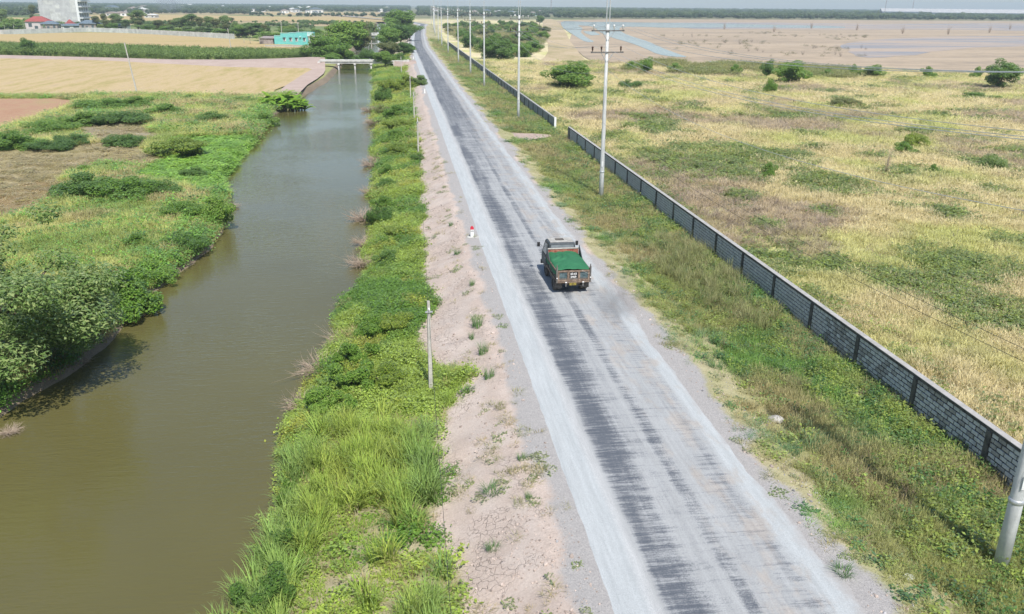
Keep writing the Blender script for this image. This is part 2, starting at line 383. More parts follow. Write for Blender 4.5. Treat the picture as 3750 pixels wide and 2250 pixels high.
col = t.mix(t.math('MULTIPLY', wc.outputs['Fac'], t.math('SUBTRACT', 0.75, crk, clamp=True)), col, t.mix(0.5, tan, t.ramp(n2, [(0.3, (0.42, 0.34, 0.29)), (0.7, (0.60, 0.52, 0.46))])))
gm = t.sstep(t.math('ADD', wg.outputs['Fac'], t.math('MULTIPLY', t.math('SUBTRACT', t.math('ADD', t.math('MULTIPLY', n1, 0.6), t.math('MULTIPLY', n2, 0.4)), 0.5), 1.6)), 0.25, 0.75)
gst = t.n('ShaderNodeTexVoronoi'); gst.inputs['Scale'].default_value = 34; t.l(p, gst.inputs['Vector'])
gcolr = t.mix(t.noise(p, 3.0, 5, 0.7), (0.34, 0.325, 0.315), t.ramp(t.math('MULTIPLY', gst.outputs['Color'], 1.0), [(0.1, (0.30, 0.285, 0.275)), (0.8, (0.56, 0.53, 0.50))]))
col = t.mix(gm, col, gcolr)
hh = t.math('SUBTRACT', t.math('ADD', t.math('MULTIPLY', n2, 0.6), t.math('MULTIPLY', n3, 0.4)), crk)
t.bsdf(col, 0.95, t.bump(hh, 0.7, 0.06), spec=0.15)
M['ground'] = t.m
gme = np_mesh('ground', np.stack([uu, vv, zz], 1), FQ, M['ground'], True)
ca_ = gme.color_attributes.new('gcol', 'FLOAT_COLOR', 'POINT')
gc_ = np.ones((len(uu), 4), np.float32); gc_[:, :3] = zone_color(uu, vv); ca_.data.foreach_set('color', gc_.ravel())
us_ = uu - cx(vv)
crack_w = sstep(-0.2, 0.25, us_ - vegedge(vv)) * (1 - sstep(3.7, 4.1, us_ + (fbm(uu, vv, 2, 41) - 0.5) * 0.8))
crack_w = np.maximum(crack_w, 0.0)
grav_w = sstep(3.7, 4.9, us_ + (fbm(uu, vv, 2.4, 44) - 0.5) * 1.2) * (1 - sstep(11.9, 13.3, us_ + (fbm(uu, vv, 3, 43) - 0.5) * 2.4))
for nm, arr in (('crack', crack_w), ('gravel', grav_w)):
    at_ = gme.attributes.new(nm, 'FLOAT', 'POINT'); at_.data.foreach_set('value', arr.astype(np.float32))
tag(inst('ground', gme), kind='structure')

# ------------------------------------------------------------------ the road: dusty strips, worn asphalt with transverse streaks
def strip(name, lfun, rfun, v0, v1, dz, mat, nu_=14, step=0.35):
    vs = [v0]
    while vs[-1] < v1: vs.append(vs[-1] + max(step, 0.006 * max(vs[-1], 0)))
    vs = np.array(vs); l = lfun(vs); r = rfun(vs)
    s = np.linspace(0, 1, nu_)
    U = l[:, None] * (1 - s) + r[:, None] * s; V = np.repeat(vs[:, None], nu_, 1)
    Zz = 0.03 * (1 - (2 * s - 1) ** 2)[None, :] + dz + 0 * U
    Zz[:, 0] -= 0.06; Zz[:, -1] -= 0.06
    J = np.arange(U.size).reshape(U.shape)
    F = np.stack([J[:-1, :-1].ravel(), J[:-1, 1:].ravel(), J[1:, 1:].ravel(), J[1:, :-1].ravel()], 1)
    return inst(name, np_mesh(name, np.stack([U.ravel(), V.ravel(), Zz.ravel()], 1), F, mat, True))
t = NT('dusty_worn_asphalt')
p = t.pos(); sx = t.n('ShaderNodeSeparateXYZ'); t.l(p, sx.inputs[0])
la = t.n('ShaderNodeAttribute', attribute_name='lat')
wob = t.noise(t.mapv(p, (0.6, 0.12, 1)), 1.0, 4, 0.65)
X = t.math('ADD', t.math('SUBTRACT', la.outputs['Fac'], 0.2), t.math('MULTIPLY', wob, 0.40))      # metres from the left edge
fine = t.noise(p, 26, 3, 0.7); speck = t.noise(p, 48, 2, 0.8)
stf = t.noise(t.mapv(p, (0.75, 7.5, 1), (0, 0, R(2))), 1.0, 4, 0.72); stm = t.noise(t.mapv(p, (0.28, 1.7, 1)), 1.0, 4, 0.6); lon = t.noise(t.mapv(p, (2.6, 0.05, 1)), 1.0, 4, 0.6)
S = t.math('ADD', t.math('MULTIPLY', stf, 0.34), t.math('ADD', t.math('MULTIPLY', speck, 0.34), t.math('ADD', t.math('MULTIPLY', stm, 0.20), t.math('MULTIPLY', lon, 0.12))))
def band(x, a, b, c, d):
    return t.math('MULTIPLY', t.sstep(x, a, b), t.math('SUBTRACT', 1.0, t.sstep(x, c, d)))
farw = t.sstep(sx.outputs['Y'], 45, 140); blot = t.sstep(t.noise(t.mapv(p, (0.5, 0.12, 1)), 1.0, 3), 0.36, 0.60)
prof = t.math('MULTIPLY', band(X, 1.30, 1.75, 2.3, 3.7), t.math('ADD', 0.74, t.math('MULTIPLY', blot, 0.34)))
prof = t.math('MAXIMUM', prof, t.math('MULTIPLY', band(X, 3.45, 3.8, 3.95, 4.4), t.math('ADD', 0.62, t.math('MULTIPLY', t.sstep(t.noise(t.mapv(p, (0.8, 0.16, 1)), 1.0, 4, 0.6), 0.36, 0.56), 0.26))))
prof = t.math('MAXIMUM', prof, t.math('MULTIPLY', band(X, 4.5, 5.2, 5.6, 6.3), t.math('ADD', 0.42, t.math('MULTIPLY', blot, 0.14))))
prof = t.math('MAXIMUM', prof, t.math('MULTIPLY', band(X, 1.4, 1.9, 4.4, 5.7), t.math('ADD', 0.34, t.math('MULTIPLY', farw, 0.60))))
T_ = t.math('ADD', 0.375, t.math('MULTIPLY', prof, 0.175))
D_ = t.math('MULTIPLY', t.sstep(t.math('SUBTRACT', T_, S), -0.055, 0.075), 0.92)
dust = t.mix(lon, (0.34, 0.35, 0.355), (0.45, 0.455, 0.45))
strip_c = t.mix(lon, (0.43, 0.455, 0.46), (0.51, 0.53, 0.53))
ed_n = t.math('MULTIPLY', t.math('SUBTRACT', fine, 0.5), 0.5)
XE = t.math('ADD', X, ed_n)
edge = t.math('MAXIMUM', t.math('SUBTRACT', 1.0, t.sstep(XE, 1.0, 1.4)), t.sstep(XE, 5.6, 6.2))
base = t.mix(edge, dust, strip_c)
ridge = t.math('MULTIPLY', band(XE, 1.05, 1.2, 1.34, 1.5), t.sstep(speck, 0.38, 0.6))
base = t.mix(t.math('MULTIPLY', ridge, 0.7), base, (0.57, 0.57, 0.56))
beige = t.math('MULTIPLY', band(X, 3.7, 4.4, 6.0, 6.6), t.sstep(t.noise(t.mapv(p, (1, 0.45, 1)), 1.1, 5, 0.65), 0.47, 0.64))
base = t.mix(t.math('MULTIPLY', beige, 0.7), base, (0.44, 0.395, 0.35))
base = t.mix(1.0, base, t.ramp(t.math('ADD', t.math('MULTIPLY', speck, 0.6), t.math('MULTIPLY', fine, 0.4)), [(0.3, 0.72), (0.7, 1.2)]), 'MULTIPLY')
base = t.mix(1.0, base, t.ramp(t.noise(t.mapv(p, (5, 0.35, 1)), 1.0, 5, 0.7), [(0.35, 0.9), (0.65, 1.08)]), 'MULTIPLY')
oute = t.math('MULTIPLY', t.sstep(t.math('ADD', la.outputs['Fac'], t.math('MULTIPLY', t.noise(p, 1.6, 5, 0.7), 1.2)), 6.9, 7.5), 0.8)
base = t.mix(oute, base, t.mix(fine, (0.30, 0.28, 0.265), (0.46, 0.43, 0.41)))
ac = t.mix(speck, (0.04, 0.05, 0.07), (0.13, 0.145, 0.17))
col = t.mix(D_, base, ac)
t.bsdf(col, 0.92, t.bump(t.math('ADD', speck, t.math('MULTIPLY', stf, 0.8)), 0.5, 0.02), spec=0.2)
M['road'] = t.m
rd = strip('road', lambda v: ROAD_L + cx(v) + (fbm(v, v * 0, 9, 51) - 0.5) * 0.16 + (fbm(v, v * 0, 0.5, 53) - 0.5) * 0.07,
           lambda v: ROAD_R + cx(v) + (fbm(v, v * 0, 4.0, 52) - 0.5) * 0.55 + (fbm(v, v * 0, 0.6, 54) - 0.5) * 0.16, -12, 1400, 0.0, M['road'], 22)
me = rd.data; co = np.empty(len(me.vertices) * 3, np.float32); me.vertices.foreach_get('co', co); co = co.reshape(-1, 3)
at_ = me.attributes.new('lat', 'FLOAT', 'POINT'); at_.data.foreach_set('value', (co[:, 0] - cx(co[:, 1]) - ROAD_L).astype(np.float32))
tag(rd, kind='structure')

# ------------------------------------------------------------------ water of the canal and the ponds
def water_mat(name, c, sc, strength, rough):
    t = NT(name); p = t.pos()
    rip = t.noise(t.mapv(p, (0.55, 2.4, 1), (0, 0, R(8))), sc, 3, 0.55, 0.4)
    rip2 = t.noise(t.mapv(p, (1.2, 5.0, 1), (0, 0, R(-6))), sc * 1.3, 2)
    mask = t.sstep(t.noise(p, 0.06, 3), 0.35, 0.62)
    h = t.math('MULTIPLY', t.math('ADD', rip, t.math('MULTIPLY', rip2, 0.5)), t.math('ADD', 0.35, t.math('MULTIPLY', mask, 0.65)))
    murk = t.noise(p, 0.10, 3)
    t.bsdf(t.mix(murk, tuple(x * 0.85 for x in c), tuple(x * 1.12 for x in c)), rough, t.bump(h, strength, 0.05), spec=0.5, ior=1.42); return t.m
M['canal'] = water_mat('murky_canal_water', (0.122, 0.110, 0.040), 1.7, 0.65, 0.03)
M['pond'] = water_mat('pond_water', (0.17, 0.20, 0.24), 0.5, 0.06, 0.12)
vs = np.concatenate([np.arange(-30, 200, 6.0), np.arange(200, 1100, 30.0)])
V = np.concatenate([np.stack([0 * vs - 25, vs, 0 * vs + WATER], 1), np.stack([0 * vs + 0.2 + np.minimum(0, 0 * vs), vs, 0 * vs + WATER], 1)])
n = len(vs); F = np.stack([np.arange(n - 1), np.arange(n - 1) + n, np.arange(1, n) + n, np.arange(1, n)], 1)
tag(inst('canal_water', np_mesh('canal_water', V, F, M['canal'])), kind='structure')

def smooth_poly(P, it=2, jit=0.0, seed=0):
    P = np.array(P, float)
    for k in range(it):
        Q = np.roll(P, -1, 0); P = np.stack([0.75 * P + 0.25 * Q, 0.25 * P + 0.75 * Q], 1).reshape(-1, P.shape[1])
    if jit:
        r = np.random.default_rng(seed); P[:, :2] += r.normal(0, jit, (len(P), 2))
    return P
def sheet(name, P, z, mat, it=1, jit=0.0, rim=0.0):
    P = smooth_poly(P, it, jit, len(P))
    me = bpy.data.meshes.new(name); me.from_pydata([(x, y, z) for x, y in P], [], [tuple(range(len(P)))])
    bm = bmesh.new(); bm.from_mesh(me)
    for f in bm.faces:
        if f.normal.z < 0: f.normal_flip()
    bm.to_mesh(me); bm.free(); me.materials.append(mat)
    return tag(inst(name, me), kind='structure')
def field_mat(name, stops, sc, aniso, rot, fine=1.2, bump=0.5):
    t = NT(name); p = t.pos(); q = t.mapv(p, aniso, (0, 0, rot))
    f = t.math('ADD', t.math('MULTIPLY', t.noise(q, sc, 6, 0.75), 0.62), t.math('MULTIPLY', t.noise(p, fine, 5, 0.8), 0.38))
    t.bsdf(t.ramp(f, stops), 0.95, t.bump(t.noise(p, fine * 2, 3), bump, 0.15), spec=0.1); return t.m
M['rice'] = field_mat('rice_stubble', [(0.36, (0.34, 0.31, 0.11)), (0.46, (0.46, 0.36, 0.18)), (0.55, (0.53, 0.41, 0.24)), (0.64, (0.40, 0.30, 0.19))], 0.35, (1, 0.16, 1), R(-62), 0.9)
M['rice2'] = field_mat('far_rice_stubble', [(0.35, (0.37, 0.31, 0.12)), (0.5, (0.49, 0.375, 0.19)), (0.68, (0.43, 0.32, 0.185))], 0.05, (0.25, 1.6, 1), R(14), 0.5)
M['track'] = field_mat('clay_track', [(0.35, (0.40, 0.30, 0.25)), (0.65, (0.53, 0.43, 0.37))], 0.3, (1, 1, 1), 0, 2.5)
M['redsoil'] = field_mat('red_brown_plot', [(0.34, (0.36, 0.20, 0.12)), (0.5, (0.42, 0.26, 0.17)), (0.66, (0.36, 0.31, 0.14))], 0.25, (1, 0.4, 1), R(20), 1.4)
M['mud'] = field_mat('drained_mudflat', [(0.34, (0.27, 0.23, 0.19)), (0.46, (0.38, 0.305, 0.225)), (0.56, (0.47, 0.375, 0.27)), (0.66, (0.37, 0.325, 0.28)), (0.76, (0.30, 0.275, 0.26))], 0.016, (0.5, 2.2, 1), R(-8), 0.12, 0.3)
M['berm'] = field_mat('dry_berm', [(0.34, (0.30, 0.27, 0.13)), (0.5, (0.48, 0.38, 0.24)), (0.66, (0.58, 0.49, 0.37))], 0.05, (1, 0.4, 1), R(12), 0.5)
sheet('rice_field', PG['rice_a'], Z_L + 0.17, M['rice'], 1, 0.4)
sheet('rice_field_beyond_cassava', PG['rice_b'], Z_L + 0.17, M['rice2'], 1, 0.6)
PG['stub_a'] = poly_of([(205, 37), (330, 35), (470, 37), (640, 40), (760, 42), (900, 42), (975, 45), (975, 53), (800, 55), (640, 51), (480, 54), (330, 53), (205, 50), (90, 46), (90, 39)], Z_L)
PG['stub_b'] = poly_of([(-420, 47), (-100, 44), (70, 43), (70, 50), (-100, 52), (-420, 55)], Z_L); PG['stub_c'] = poly_of([(600, 31), (860, 32), (980, 34), (980, 37), (800, 36.5), (600, 34.5)], Z_L)
for k_ in ('stub_a', 'stub_b', 'stub_c'): sheet('far_stubble_field', PG[k_], Z_L + 0.25, M['rice2'], 1, 0.5)
sheet('red_plot', PG['red_field'], Z_L + 0.16, M['redsoil'], 2, 0.3)
sheet('mudflat', PG['mud'], Z_R + 0.12, M['mud'], 1, 2.0)
sheet('berm', PG['berm'], Z_R + 0.16, M['berm'], 1, 1.0)
sheet('bank_path', PG['bank_path'], Z_L + 0.19, M['track'], 1, 0.3)
sheet('field_entry', PG['entry'], -0.42, M['track'], 2, 0.2)
# raised clay track on its low embankment, climbing to the bridge
def ribbon(name, top, bot, zt, zb, mat, crown):
    """embankment: far foot, far shoulder, near shoulder, near foot"""
    top = np.array(top); bot = np.array(bot); rows = []
    for s, z in ((0, zt), (0.25, crown), (0.62, crown), (1, zb)):
        L = top * (1 - s) + bot * s; rows.append(np.column_stack([L, np.broadcast_to(np.array(z, float), (len(L),))]))
    V = np.concatenate(rows); n = len(top); F = []
    for k in range(3):
        for i in range(n - 1): F.append((k * n + i, k * n + i + 1, (k + 1) * n + i + 1, (k + 1) * n + i))
    me = np_mesh(name, V, np.array(F), mat, True); return tag(inst(name, me), kind='structure')
xs = [-500, 0, 140, 260, 420, 560, 660, 752, 786]
tp = [dp(x, y, Z_L)[:2] for x, y in zip(xs, (129, 133, 137, 140.5, 146, 147.5, 146.5, 144, 146))]
bp = [dp(x, y, Z_L)[:2] for x, y in zip(xs, (136, 143, 145, 147.5, 157.5, 165.5, 167, 168, 170))]
ribbon('clay_track', tp, bp, Z_L, Z_L, M['track'], [-0.95, -0.95, -0.9, -0.85, -0.65, -0.35, -0.15, 0.12, 0.26])
t = NT('wet_grey_mud'); p = t.pos(); wn_ = t.noise(t.mapv(p, (0.4, 2.0, 1), (0, 0, R(-8))), 0.02, 5, 0.65)
t.bsdf(t.ramp(wn_, [(0.36, (0.27, 0.265, 0.27)), (0.48, (0.35, 0.31, 0.285)), (0.58, (0.44, 0.35, 0.27))]), t.ramp(wn_, [(0.36, 0.25), (0.52, 0.8)]), spec=0.5); M['wetmud'] = t.m
def rq(pts): return [at(x / 2.473 + 2750, y / 2.473, Z_R)[:2] for x, y in pts]
sheet('wet_flat', rq([(-900, 205), (0, 203), (600, 212), (1300, 222), (2473, 212), (3600, 222), (3600, 310), (2473, 282), (1700, 268), (1000, 272), (0, 268), (-700, 262)]), Z_R + 0.155, M['wetmud'], 1, 2.0)
sheet('wet_flat', rq([(750, 400), (1300, 350), (1900, 330), (2600, 330), (3300, 360), (2600, 420), (1900, 440), (1500, 500), (1000, 540), (900, 470)]), Z_R + 0.155, M['wetmud'], 2, 1.0)
# ponds on the mudflat
def rp(pts): return [at(x / 2.473 + 1800, y / 2.473, Z_R)[:2] for x, y in pts]
sheet('pond_water', rp([(622, 195), (760, 196), (900, 204), (1000, 200), (1200, 205), (1500, 208), (1900, 213), (2473, 226), (3200, 240), (3200, 262), (2473, 252), (1900, 252), (1560, 256), (1380, 246), (1180, 246), (1150, 268), (1200, 308), (1300, 344), (1420, 380), (1540, 438), (1700, 498), (1790, 526), (1640, 520), (1500, 498), (1400, 448), (1250, 390), (1100, 350), (985, 300), (930, 246), (850, 236), (770, 232), (835, 262), (800, 292), (868, 350), (945, 386), (850, 386), (790, 350), (690, 288), (640, 250)]), Z_R + 0.19, M['pond'], 1, 0.0)
sheet('pond_water', rp([(1960, 560), (2140, 566), (2100, 582), (1990, 576)]), Z_R + 0.19, M['pond'], 1)
sheet('pond_water', rp([(830, 285), (930, 290), (990, 320), (900, 325), (850, 305)]), Z_R + 0.20, M['pond'], 0)

# ================================================================== vegetation: building blocks
def leaf_quads(C, size, seed=0, up=0.35, aspect=0.42, normal=None, fold=True):
    """one rhombic leaf per centre"""
    r = np.random.default_rng(seed); n = len(C); C = np.asarray(C, float)
    N = r.normal(size=(n, 3)); N[:, 2] = np.abs(N[:, 2]) + up
    if normal is not None: N = N * 0.6 + normal
    N /= np.linalg.norm(N, axis=1)[:, None]
    T = r.normal(size=(n, 3)); T -= N * (T * N).sum(1)[:, None]; T /= np.linalg.norm(T, axis=1)[:, None]
    B = np.cross(N, T); s = (np.asarray(size) * r.uniform(0.7, 1.3, n))[:, None]
    V = np.stack([C - T * s * 0.5, C + B * s * aspect * 0.5 + N * s * 0.06, C + T * s * 0.5 - N * s * 0.08, C - B * s * aspect * 0.5 + N * s * 0.06], 1).reshape(-1, 3)
    F = np.arange(4 * n).reshape(n, 4); return V, F
def blob_points(blobs, n, seed, shell=0.5):
    r = np.random.default_rng(seed); b = np.array(blobs); wts = b[:, 3] ** 2; wts = wts / wts.sum()
    i = r.choice(len(b), n, p=wts); d = r.normal(size=(n, 3)); d /= np.linalg.norm(d, axis=1)[:, None]
    rad = (shell + (1 - shell) * r.random(n) ** 0.6) * b[i, 3]
    P = b[i, :3] + d * rad[:, None] * np.array([1, 1, 0.85]); return P, d
def crown_mesh(name, blobs, n, size, seed, mat, shell=0.45, aspect=0.45, zmin=0.0):
    P, d = blob_points(blobs, n, seed, shell); k = P[:, 2] > zmin; P = P[k]; d = d[k]
    V, F = leaf_quads(P, size, seed + 1, 0.3, aspect, d * 0.7); return np_mesh(name, V, F, mat)
def rblobs(n, c, rad, r0, r1, seed):
    r = np.random.default_rng(seed); o = []
    for k in range(n):
        d = r.normal(size=3); d /= np.linalg.norm(d); q = r.random() ** 0.45 * r.uniform(0.75, 1.12)
        o.append((c[0] + d[0] * rad[0] * q, c[1] + d[1] * rad[1] * q, c[2] + d[2] * rad[2] * q, r.uniform(r0, r1)))
    return o
def trunk_mesh(name, blobs, r0, seed, mat, fork=0.25, limbs=6, base=(0, 0)):
    r = np.random.default_rng(seed); m = MB()
    f = (base[0] + r.uniform(-.03, .03), base[1] + r.uniform(-.03, .03), fork)
    m.tube([(base[0], base[1], -0.06), (base[0] * 0.9 + f[0] * 0.1, base[1], fork * 0.5), f], [r0, r0 * 0.8, r0 * 0.7], 7)
    for k in r.choice(len(blobs), min(limbs, len(blobs)), replace=False):
        b = blobs[k]; mid = ((f[0] + b[0]) / 2 + r.uniform(-.04, .04), (f[1] + b[1]) / 2 + r.uniform(-.04, .04), (f[2] + b[2]) / 2)
        m.tube([f, mid, b[:3]], [r0 * 0.55, r0 * 0.38, r0 * 0.12], 5, False)
    return m.mesh(name, mat)
TREE = {}                               # unit-height plants: (trunk mesh, crown mesh)
def make_tree(key, c, rad, nb, r0, r1, n, size, mat, fork=0.25, tr=0.03, shell=0.45, aspect=0.45, zmin=0.03, limbs=6):
    s = len(TREE) * 17 + 3; b = rblobs(nb, c, rad, r0, r1, s)
    TREE[key] = (trunk_mesh('trunk', b, tr, s, M['bark'], fork, limbs), crown_mesh('crown', b, n, size, s, M[mat], shell, aspect, zmin))
for k, mt in enumerate(('leaf_a', 'leaf_b', 'leaf_a')):
    make_tree('round%d' % k, (0, 0, 0.58), (0.33, 0.33, 0.30), 40, 0.07, 0.16, 11000, 0.042, mt, 0.2, shell=0.62)
for k, mt in enumerate(('leaf_a', 'leaf_c')):
    make_tree('low%d' % k, (0, 0, 0.40), (0.40, 0.42, 0.38), 44, 0.08, 0.18, 11000, 0.047, mt, 0.12, shell=0.62)
for k in range(2):
    make_tree('tall%d' % k, (0, 0, 0.62), (0.12, 0.12, 0.36), 15, 0.06, 0.12, 3600, 0.032, 'leaf_d' if k else 'leaf_o', 0.35, 0.018, shell=0.6)
make_tree('flat', (0, 0, 0.68), (0.55, 0.55, 0.20), 34, 0.09, 0.17, 9000, 0.036, 'leaf_b', 0.3)
make_tree('scrub0', (0, 0, 0.46), (0.38, 0.38, 0.42), 36, 0.09, 0.18, 7000, 0.05, 'leaf_a', 0.15)
make_tree('scrub1', (0, 0, 0.43), (0.42, 0.42, 0.38), 34, 0.09, 0.19, 6000, 0.055, 'leaf_o', 0.15)
make_tree('scrub2', (0, 0, 0.47), (0.36, 0.36, 0.43), 36, 0.09, 0.18, 7000, 0.05, 'leaf_b', 0.15)
def dome(key, n, size, mat, nb=34, aspect=0.5, hh=0.5, shell=0.5):
    s = len(TREE) * 17 + 5; b = [(x, y, max(0.1, z), r) for x, y, z, r in rblobs(nb, (0, 0, 0.34 * 1), (0.66, 0.66, 0.46), 0.09, 0.23, s)]
    m = MB(); rr = np.random.default_rng(s)
    for k in range(7):
        q = b[k]; m.tube([(rr.uniform(-.06, .06), rr.uniform(-.06, .06), -0.08), (q[0] * .45, q[1] * .45, q[2] * .6), q[:3]], [0.03, 0.022, 0.008], 5, False)
    TREE[key] = (m.mesh('stem', M['bark']), crown_mesh('leaves', b, n, size, s, M[mat], shell, aspect, 0.0))
dome('bush0', 10000, 0.058, 'leaf_a', 36, shell=0.6); dome('bush1', 10000, 0.054, 'leaf_b', 36, shell=0.6); dome('bush2', 10000, 0.056, 'leaf_c', 36, shell=0.6); dome('bush3', 7000, 0.085, 'leaf_a', 28, 0.38, shell=0.6); dome('bush4', 9000, 0.06, 'leaf_d', 36, shell=0.6)
def twig_mesh(name, n, seed, spread=1.0, mat=None, rad=0.012, up=0.5, sub=3):
    r = np.random.default_rng(seed); m = MB()
    for k in range(n):
        a = r.uniform(0, 2 * math.pi); l = r.uniform(0.5, 1.0)
        d = Vector((math.cos(a) * spread, math.sin(a) * spread, up * r.uniform(0.5, 1.6))).normalized()
        p0 = Vector((r.uniform(-.12, .12), r.uniform(-.12, .12), -0.05)); p1 = p0 + d * l * 0.5 + Vector(r.normal(0, 0.05, 3)); p2 = p1 + (d + Vector((0, 0, r.uniform(-.3, .3)))) * l * 0.5
        m.tube([p0, p1, p2], [rad, rad * 0.7, rad * 0.25], 4, False)
        for j in range(sub):
            q = p0.lerp(p1, r.uniform(.3, 1)) if j % 2 else p1.lerp(p2, r.uniform(0, .8))
            e = q + (d + Vector(r.normal(0, 0.7, 3))) * l * r.uniform(.15, .38)
            m.tube([q, e], [rad * 0.5, rad * 0.2], 3, False)
    return m.mesh(name, mat or M['twig'])
TWIG = [twig_mesh('twigs', 110, 5 + k, 1.0, None, 0.012, 0.35, 4) for k in range(3)]
BARE = [twig_mesh('branches', 16, 15 + k, 0.35, None, 0.014, 1.2, 5) for k in range(2)]
def plant(key, name, loc, wid, hgt, label, cat, group=None, mat=None, rz=None, tilt=0.0, parts=None):
    o = empty(name, loc, random.uniform(0, 6.28) if rz is None else rz, (wid, wid * random.uniform(0.85, 1.15), hgt))
    if tilt: o.rotation_euler[1] = tilt
    tr, cr = TREE[key]; pn = parts or ((tr.name.split('.')[0]), (cr.name.split('.')[0]))
    inst(pn[0], tr, o); c = inst(pn[1], cr, o)
    if mat:
        c.material_slots[0].link = 'OBJECT'; c.material_slots[0].material = M[mat]
    return tag(o, label, cat, group)
def ground_z(x, y): return float(gz(np.array([x]), np.array([y]))[0])
def spot(bx, by, z0=Z_L):
    """ground point under display pixel bx, by, taking the terrain height into account"""
    p = dp(bx, by, z0)
    for k in range(3): p = dp(bx, by, max(ground_z(p[0], p[1]), WATER))
    return p
def stand(key, bx, by, ty, wpx, name, label, cat, group=None, mat=None, z0=Z_L, crown_r=0.45, **kw):
    """plant whose foot is seen at bx,by, top at ty, crown wpx wide"""
    p = spot(bx, by, z0); h = height(p, ty) * (1.0 if key.startswith('bush') else 1.05); wd = wpx * K * depth(p) / FPX / (2 * crown_r)
    return plant(key, name, tuple(p), wd, h, label, cat, group, mat, **kw)

# ------------------------------------------------------------------ scattered ground cover (one object for each mass of plants)
PROTO = {}
def blades(n, seed, spread, bend, wid, seg=3, head=False, lean=0.0):
    r = np.random.default_rng(seed); V = []; F = []
    for k in range(n):
        a = r.uniform(0, 2 * math.pi); rr = spread * math.sqrt(r.random()); x, y = rr * math.cos(a), rr * math.sin(a)
        h = r.uniform(0.55, 1.0); b = a + r.normal(0, 0.9); bd = bend * r.uniform(0.3, 1.3); dx, dy = math.cos(b), math.sin(b); px, py = -dy, dx
        wv = wid * r.uniform(0.7, 1.3); rows = []
        for s in range(seg + 1):
            q = s / seg; hz = h * (q - 0.35 * bd * q * q * q); ho = bd * h * q * q + lean * q
            ww = wv * (1 - q) ** 0.7 if s < seg else 0
            rows.append((x + dx * ho, y + dy * ho, hz - 0.04, ww))
        base = len(V)
        for s in range(seg):
            cx_, cy_, cz_, ww = rows[s]; V.append((cx_ - px * ww, cy_ - py * ww, cz_)); V.append((cx_ + px * ww, cy_ + py * ww, cz_))
        V.append(rows[seg][:3])
        for s in range(seg - 1): F.append((base + 2 * s, base + 2 * s + 1, base + 2 * s + 3, base + 2 * s + 2))
        F.append((base + 2 * seg - 2, base + 2 * seg - 1, base + 2 * seg))
        if head:
            cx_, cy_, cz_, _ = rows[seg]; base = len(V); l = 0.16 * h; wv2 = wid * 1.7
            V += [(cx_ - px * wv2, cy_ - py * wv2, cz_ - l), (cx_ + px * wv2, cy_ + py * wv2, cz_ - l), (cx_ + dx * 0.05, cy_ + dy * 0.05, cz_ + l * 0.6)]
            F.append((base, base + 1, base + 2))
    return V, F
def proto(key, V, F, mat):
    me = bpy.data.meshes.new(key)
    if isinstance(F, np.ndarray): me = np_mesh(key, V, F, mat)
    else: me.from_pydata(V, [], F); me.materials.append(mat)
    PROTO[key] = bpy.data.objects.new(key, me)
for k in range(3):
    proto('grass%d' % k, *blades(34, 40 + k, 0.42, 0.55, 0.014), M['grass'])
    proto('straw%d' % k, *blades(34, 50 + k, 0.42, 0.45, 0.009, 2, True), M['grass'])
    proto('reed%d' % k, *blades(46, 60 + k, 0.26, 0.75, 0.020, 5), M['grass'])
    r_ = np.random.default_rng(70 + k); P = r_.normal(0, 1, (80, 3)) * (0.30, 0.30, 0.26) + (0, 0, 0.42); P[:, 2] = np.abs(P[:, 2])
    proto('weed%d' % k, *leaf_quads(P, 0.17, 71 + k, 0.9, 0.6), M['weed'])
    P = np.column_stack([r_.uniform(-.5, .5, 60), r_.uniform(-.5, .5, 60), r_.uniform(0.02, 0.3, 60)])
    proto('mat%d' % k, *leaf_quads(P, 0.16, 81 + k, 1.6, 0.6), M['weed'])
    V, F = blades(6, 90 + k, 0.12, 0.25, 0.02, 2); V = list(V); F = list(F)
    P = r_.normal(0, 1, (60, 3)) * (0.26, 0.26, 0.16) + (0, 0, 0.74); LV, LF = leaf_quads(P, 0.2, 91 + k, 0.8, 0.5); b = len(V)
    proto('cassava%d' % k, V + [tuple(q) for q in LV], F + [tuple(int(i) + b for i in q) for q in LF], M['weed'])
    b_ = rblobs(9, (0, 0, 0.5), (0.32, 0.32, 0.32), 0.16, 0.28, 100 + k); P, d = blob_points(b_, 420, 100 + k, 0.5)
    proto('wood%d' % k, *leaf_quads(P, 0.16, 101 + k, 0.3, 0.6, d), M['weed'])
    m_ = MB()
    for j in range(14):
        a = r_.uniform(0, 6.28); l = r_.uniform(.5, 1); d = np.array([math.cos(a) * .7, math.sin(a) * .7, r_.uniform(.4, 1.3)]) * l
        q0 = np.array([r_.uniform(-.2, .2), r_.uniform(-.2, .2), 0]); q1 = q0 + d * 0.7
        m_.tube([q0, q1], [0.012, 0.005], 3, False)
        for i in range(2): m_.tube([q0 + d * r_.uniform(.2, .6), q1 + r_.normal(0, .2, 3)], [0.008, 0.003], 3, False)
    proto('dead%d' % k, m_.v, m_.f, M['grass'])
    bm = bmesh.new(); bmesh.ops.create_icosphere(bm, subdivisions=1, radius=1.0)
    for v_ in bm.verts: v_.co *= r_.uniform(0.7, 1.2)
    proto('clod%d' % k, [tuple(v_.co) for v_ in bm.verts], [tuple(v_.index for v_ in f_.verts) for f_ in bm.faces], M['clod']); bm.free()
PIDX = {}
PC = bpy.data.collections.new('plant_shapes')
for i, k in enumerate(sorted(PROTO)):
    PROTO[k].name = 'p%02d' % i; PC.objects.link(PROTO[k]); PIDX[k] = i
NGRP = None
